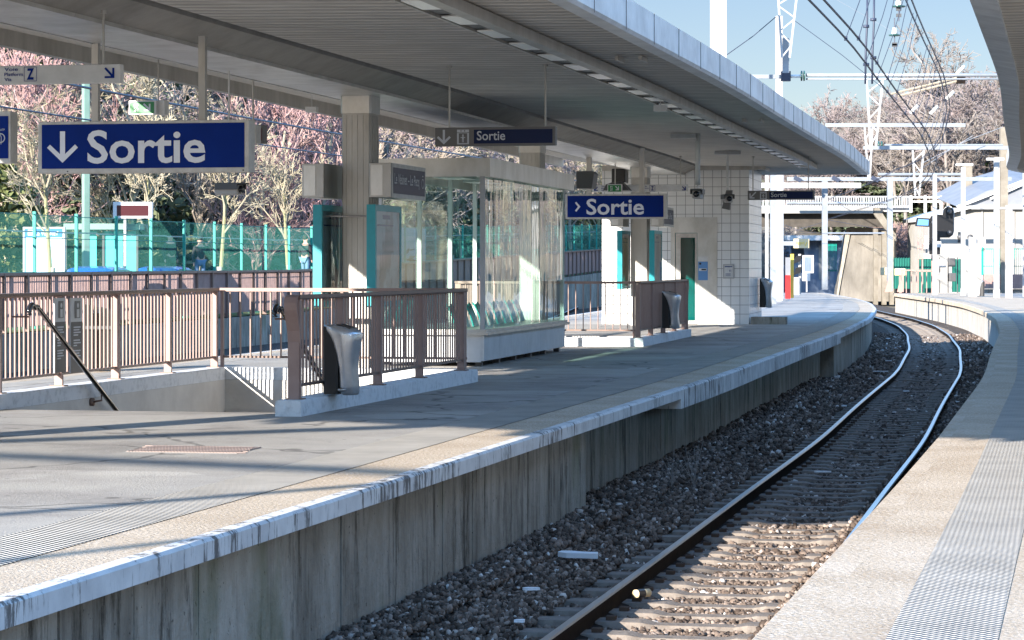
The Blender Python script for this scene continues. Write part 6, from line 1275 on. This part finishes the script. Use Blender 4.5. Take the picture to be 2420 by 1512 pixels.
c = thing('pink_railing', U(2170, 690, 147.5), 0, 'pink-brown stepped railing at the end of the opposite platform', 'railing')
for x in (2130, 2142, 2154, 2166, 2178, 2190, 2202): mb = MB(); ub(mb, x-1, x+1, 640, 692, 147.5, .05); mb.build('post', M['brick_pink'], c)
mb = MB(); ub(mb, 2129, 2204, 637, 640, 147.45, .1); mb.build('rail', M['brick_pink'], c)
for i, (x0, x1) in enumerate(((2095, 2108), (2124, 2136))):
    mb = MB(); a = [U(x, y, 148) for x, y in ((x0-4, 690), (x1, 690), (x1, 640), (x1-3, 640))]; mb.loft([a, [p+V((0, .06, 0)) for p in a]]); tag(mb.build('wing_panel', M['brick_pink']), ('left', 'right')[i]+' sloping pink-brown end panel at the tip of the opposite platform', 'panel', 'sloping end panels')
c = thing('buffer_sign', U(2130, 640, 152), 0, 'cream box on a striped post near the green hoarding', 'sign'); mb = MB(); ub(mb, 2115, 2140, 634, 651, 151.8, .2); mb.build('box', M['cream'], c, bevel=.03); mb = MB(); ub(mb, 2125, 2130, 651, 692, 151.9, .1); mb.build('post', M['brick_pink'], c)
mb = MB(); ub(mb, 2082, 2098, 632, 650, 176, .3); tag(mb.build('lineside_box', M['cream'], bevel=.03), 'cream box hanging on the bridge pier', 'box')
# white station building with slate roof
D = 178; c = thing('station_building', U(2340, 690, D), 0, 'sunlit white building with dark slate roof behind the opposite platform', 'building')
mb = MB(); a = [U(x, y, D) for x, y in ((2208, 720), (2760, 720), (2760, 486), (2290, 492), (2230, 505), (2208, 520))]; mb.loft([a, [p+V((0, 12, 0)) for p in a]]); mb.build('wall', M['wall_white'], c)
mb = MB(); a = [U(x, y, D-.6) for x, y in ((2200, 512), (2235, 500), (2290, 486), (2760, 480), (2760, 488), (2292, 493), (2235, 507), (2202, 520))]; mb.loft([a, [p+V((0, 13, 0)) for p in a]]); mb.build('roof_edge', M['paint_white'], c)
mb = MB(); a = [U(x, y, D) for x, y in ((2262, 488), (2330, 452), (2420, 425), (2760, 400), (2760, 484))]; mb.loft([a, [p+V((0, 11, 1)) for p in a]]); mb.build('roof', M['slate'], c)
mb = MB(); mb.bar(U(2262, 489, D-.2), U(2420, 427, D-.2), .3, .2); mb.bar(U(2340, 470, D-.2), U(2425, 432, D-.2), .15, .15); mb.build('gutter', M['paint_white'], c)
for x0, x1, y0, y1 in ((2264, 2270, 548, 572), (2300, 2306, 560, 590), (2440, 2470, 540, 600), (2520, 2550, 540, 600)): mb = MB(); ub(mb, x0, x1, y0, y1, D-.05, .04); mb.build('window', M['glassy_dark'], c)
for x in (2320, 2395): mb = MB(); ub(mb, x, x+2.5, 495, 690, D-.1, .08); mb.build('downpipe', M['bird_grey'], c)
mb = MB(); ub(mb, 2312, 2330, 560, 592, 150, .3); tag(mb.build('wall_cabinet', M['bird_grey'], bevel=.02), 'grey cabinet hanging high between the white posts', 'cabinet')
for i in range(5):
    x0 = 2322+i*60; D = 150+i*.1; c = thing('green_fence', U(x0+30, 650, D), 0, ['green mesh bay over the brown panel next to the bin', 'second green mesh bay over the brown panels at the right', 'green mesh bay cut by the right edge', 'green mesh bay outside the right edge', 'farthest green mesh bay outside the right edge'][i], 'fence', 'green mesh bays of the opposite platform')
    mb = MB()
    for k in range(12): ub(mb, x0+k*5, x0+k*5+1.0, 587, 648, D, .02)
    ub(mb, x0, x0+60, 587, 589, D, .03); ub(mb, x0, x0+60, 628, 629.5, D, .03); mb.build('mesh', M['green_fence'], c); mb = MB(); ub(mb, x0-2, x0+2, 584, 650, D-.05, .1); mb.build('post', M['green_fence'], c); mb = MB(); ub(mb, x0+2.5, x0+57.5, 648, 682, D, .06); mb.build('lower_panel', M['rose_fence'], c)
mb = MB(); upbox(mb, 2310, 2620, 683, 697, 150.5, .2); tag(mb.build('low_wall', M['concrete_pale']), 'low pale wall under the brown panels at the right', 'wall')
for i, (x, y) in enumerate(((2268, 560), (2292, 560))):
    mb = MB(); mb.sm = True; a = U(x, y, 165); mb.tube([a, a-V((0, .3, 0))], .16, 12); tag(mb.build('horn_lamp', M['dark_grey']), ('left', 'right')[i]+' small black lamp on the sunlit white wall', 'lamp', 'small black lamps on the white wall')
# thickets outside the frame at the right, which the shelter panes mirror
for i in range(10):
    D = 60+i*14; x = D*(.27+.02*(i % 3)); copy_thing((tan_tree, gold_tree, mauve_tree, tan2)[i % 4], V((x, D, -.2)), i*1.3, 'bare tree outside the right edge behind the opposite platform', 'bare trees outside the right edge', (1.15,)*3)
mb = MB(); mb.hexa([V((15.5, 35, 0)), V((15.7, 35, 0)), V((34, 125, 0)), V((33.8, 125, 0)), V((15.5, 35, 1.4)), V((15.7, 35, 1.4)), V((34, 125, 1.4)), V((33.8, 125, 1.4))]); tag(mb.build('boundary_wall', M['wall_cream']), 'long low cream wall along the back of the opposite platform outside the frame', 'wall')
# ============================================================ LITTER ON THE BALLAST
def gr(x, y, z): D = (EYE-z)*F/(y-HY); return V(((x-HX)*D/F, D, z))
p = gr(1368, 1312, -.98); mb = MB(); a = [(-.19, -.02), (-.1, -.05), (.05, -.04), (.19, -.04), (.17, .03), (.05, .02), (-.08, .04), (-.17, .03)]; mb.prism(a, -.015, .03, M=Matrix.Translation(p) @ Matrix.Rotation(-.35, 4, 'Z') @ Matrix.Rotation(.15, 4, 'X')); tag(mb.build('concrete_fragment', M['litter_white']), 'broken pale slab fragment lying on the ballast by the wall', 'fragment')
c = thing('drink_can', gr(1517, 1411, -1.02), .6, 'crushed drink can lying beside the shiny rail', 'can'); m_ = ROOTM[c]; mb = MB(); mb.sm = True; mb.tube([m_ @ V((-.07, 0, .03)), m_ @ V((.07, 0, .03))], .033, 14); mb.build('body', M['cream'], c); mb = MB(); mb.tube([m_ @ V((.07, 0, .03)), m_ @ V((.078, 0, .03))], [.033, .026], 14); mb.build('lid', M['steel_bright'], c); mb = MB(); mb.tube([m_ @ V((-.05, 0, .03)), m_ @ V((.02, 0, .03))], .0335, 14); mb.build('label_band', M['black'], c)
for i, (x, y, w_) in enumerate(((1257, 1394, .07), (2080, 878, .22), (2100, 853, .1), (1940, 1116, .14), (2141, 925, .06), (1995, 960, .07), (2095, 800, .12), (1230, 1470, .05))):
    p = gr(x, y, -1.0); mb = MB(); rs = np.random.RandomState(i); k = 9; a = [(w_*(.6+.6*rs.rand())*math.cos(6.283*j/k), .4*w_*(.6+.6*rs.rand())*math.sin(6.283*j/k)) for j in range(k)]; mb.prism(a, 0, .02, M=Matrix.Translation(p) @ Matrix.Rotation(rs.normal(0, .12), 4, 'X'))
    tag(mb.build('paper_scrap', M['litter_white']), ['crumpled white scrap lying nearest the foot of the platform wall', 'widest white scrap lying left of the rail bend', 'white scrap just beyond the widest one by the rail bend', 'thin white scrap between the rails', 'tiny scrap outside the right rail', 'small scrap left of the left rail halfway along', 'white scrap between the rails where they bend out of sight', 'tiny scrap at the bottom of the ballast slope'][i], 'litter', 'white scraps on the ballast')
for i, (x, y) in enumerate(((1588, 1160), (1640, 1165))):
    c = thing('dry_weed', gr(x, y, -1.04), 0, ('left', 'right')[i]+' dry branching weed growing in the ballast', 'weed', 'dry weeds in the ballast'); p0 = V(c.location); rs = np.random.RandomState(70+i); mb = MB()
    for j in range(16):
        a = rs.uniform(0, 6.28); e = rs.uniform(.1, .8); L_ = rs.uniform(.2, .5); q = p0+V((0, 0, L_*.3)); mb.tube([p0, q, q+V((math.cos(a)*math.sin(e), math.sin(a)*math.sin(e), math.cos(e)))*L_], .004, 4, .002)
    mb.build('stems', M['twig_grey'], c)
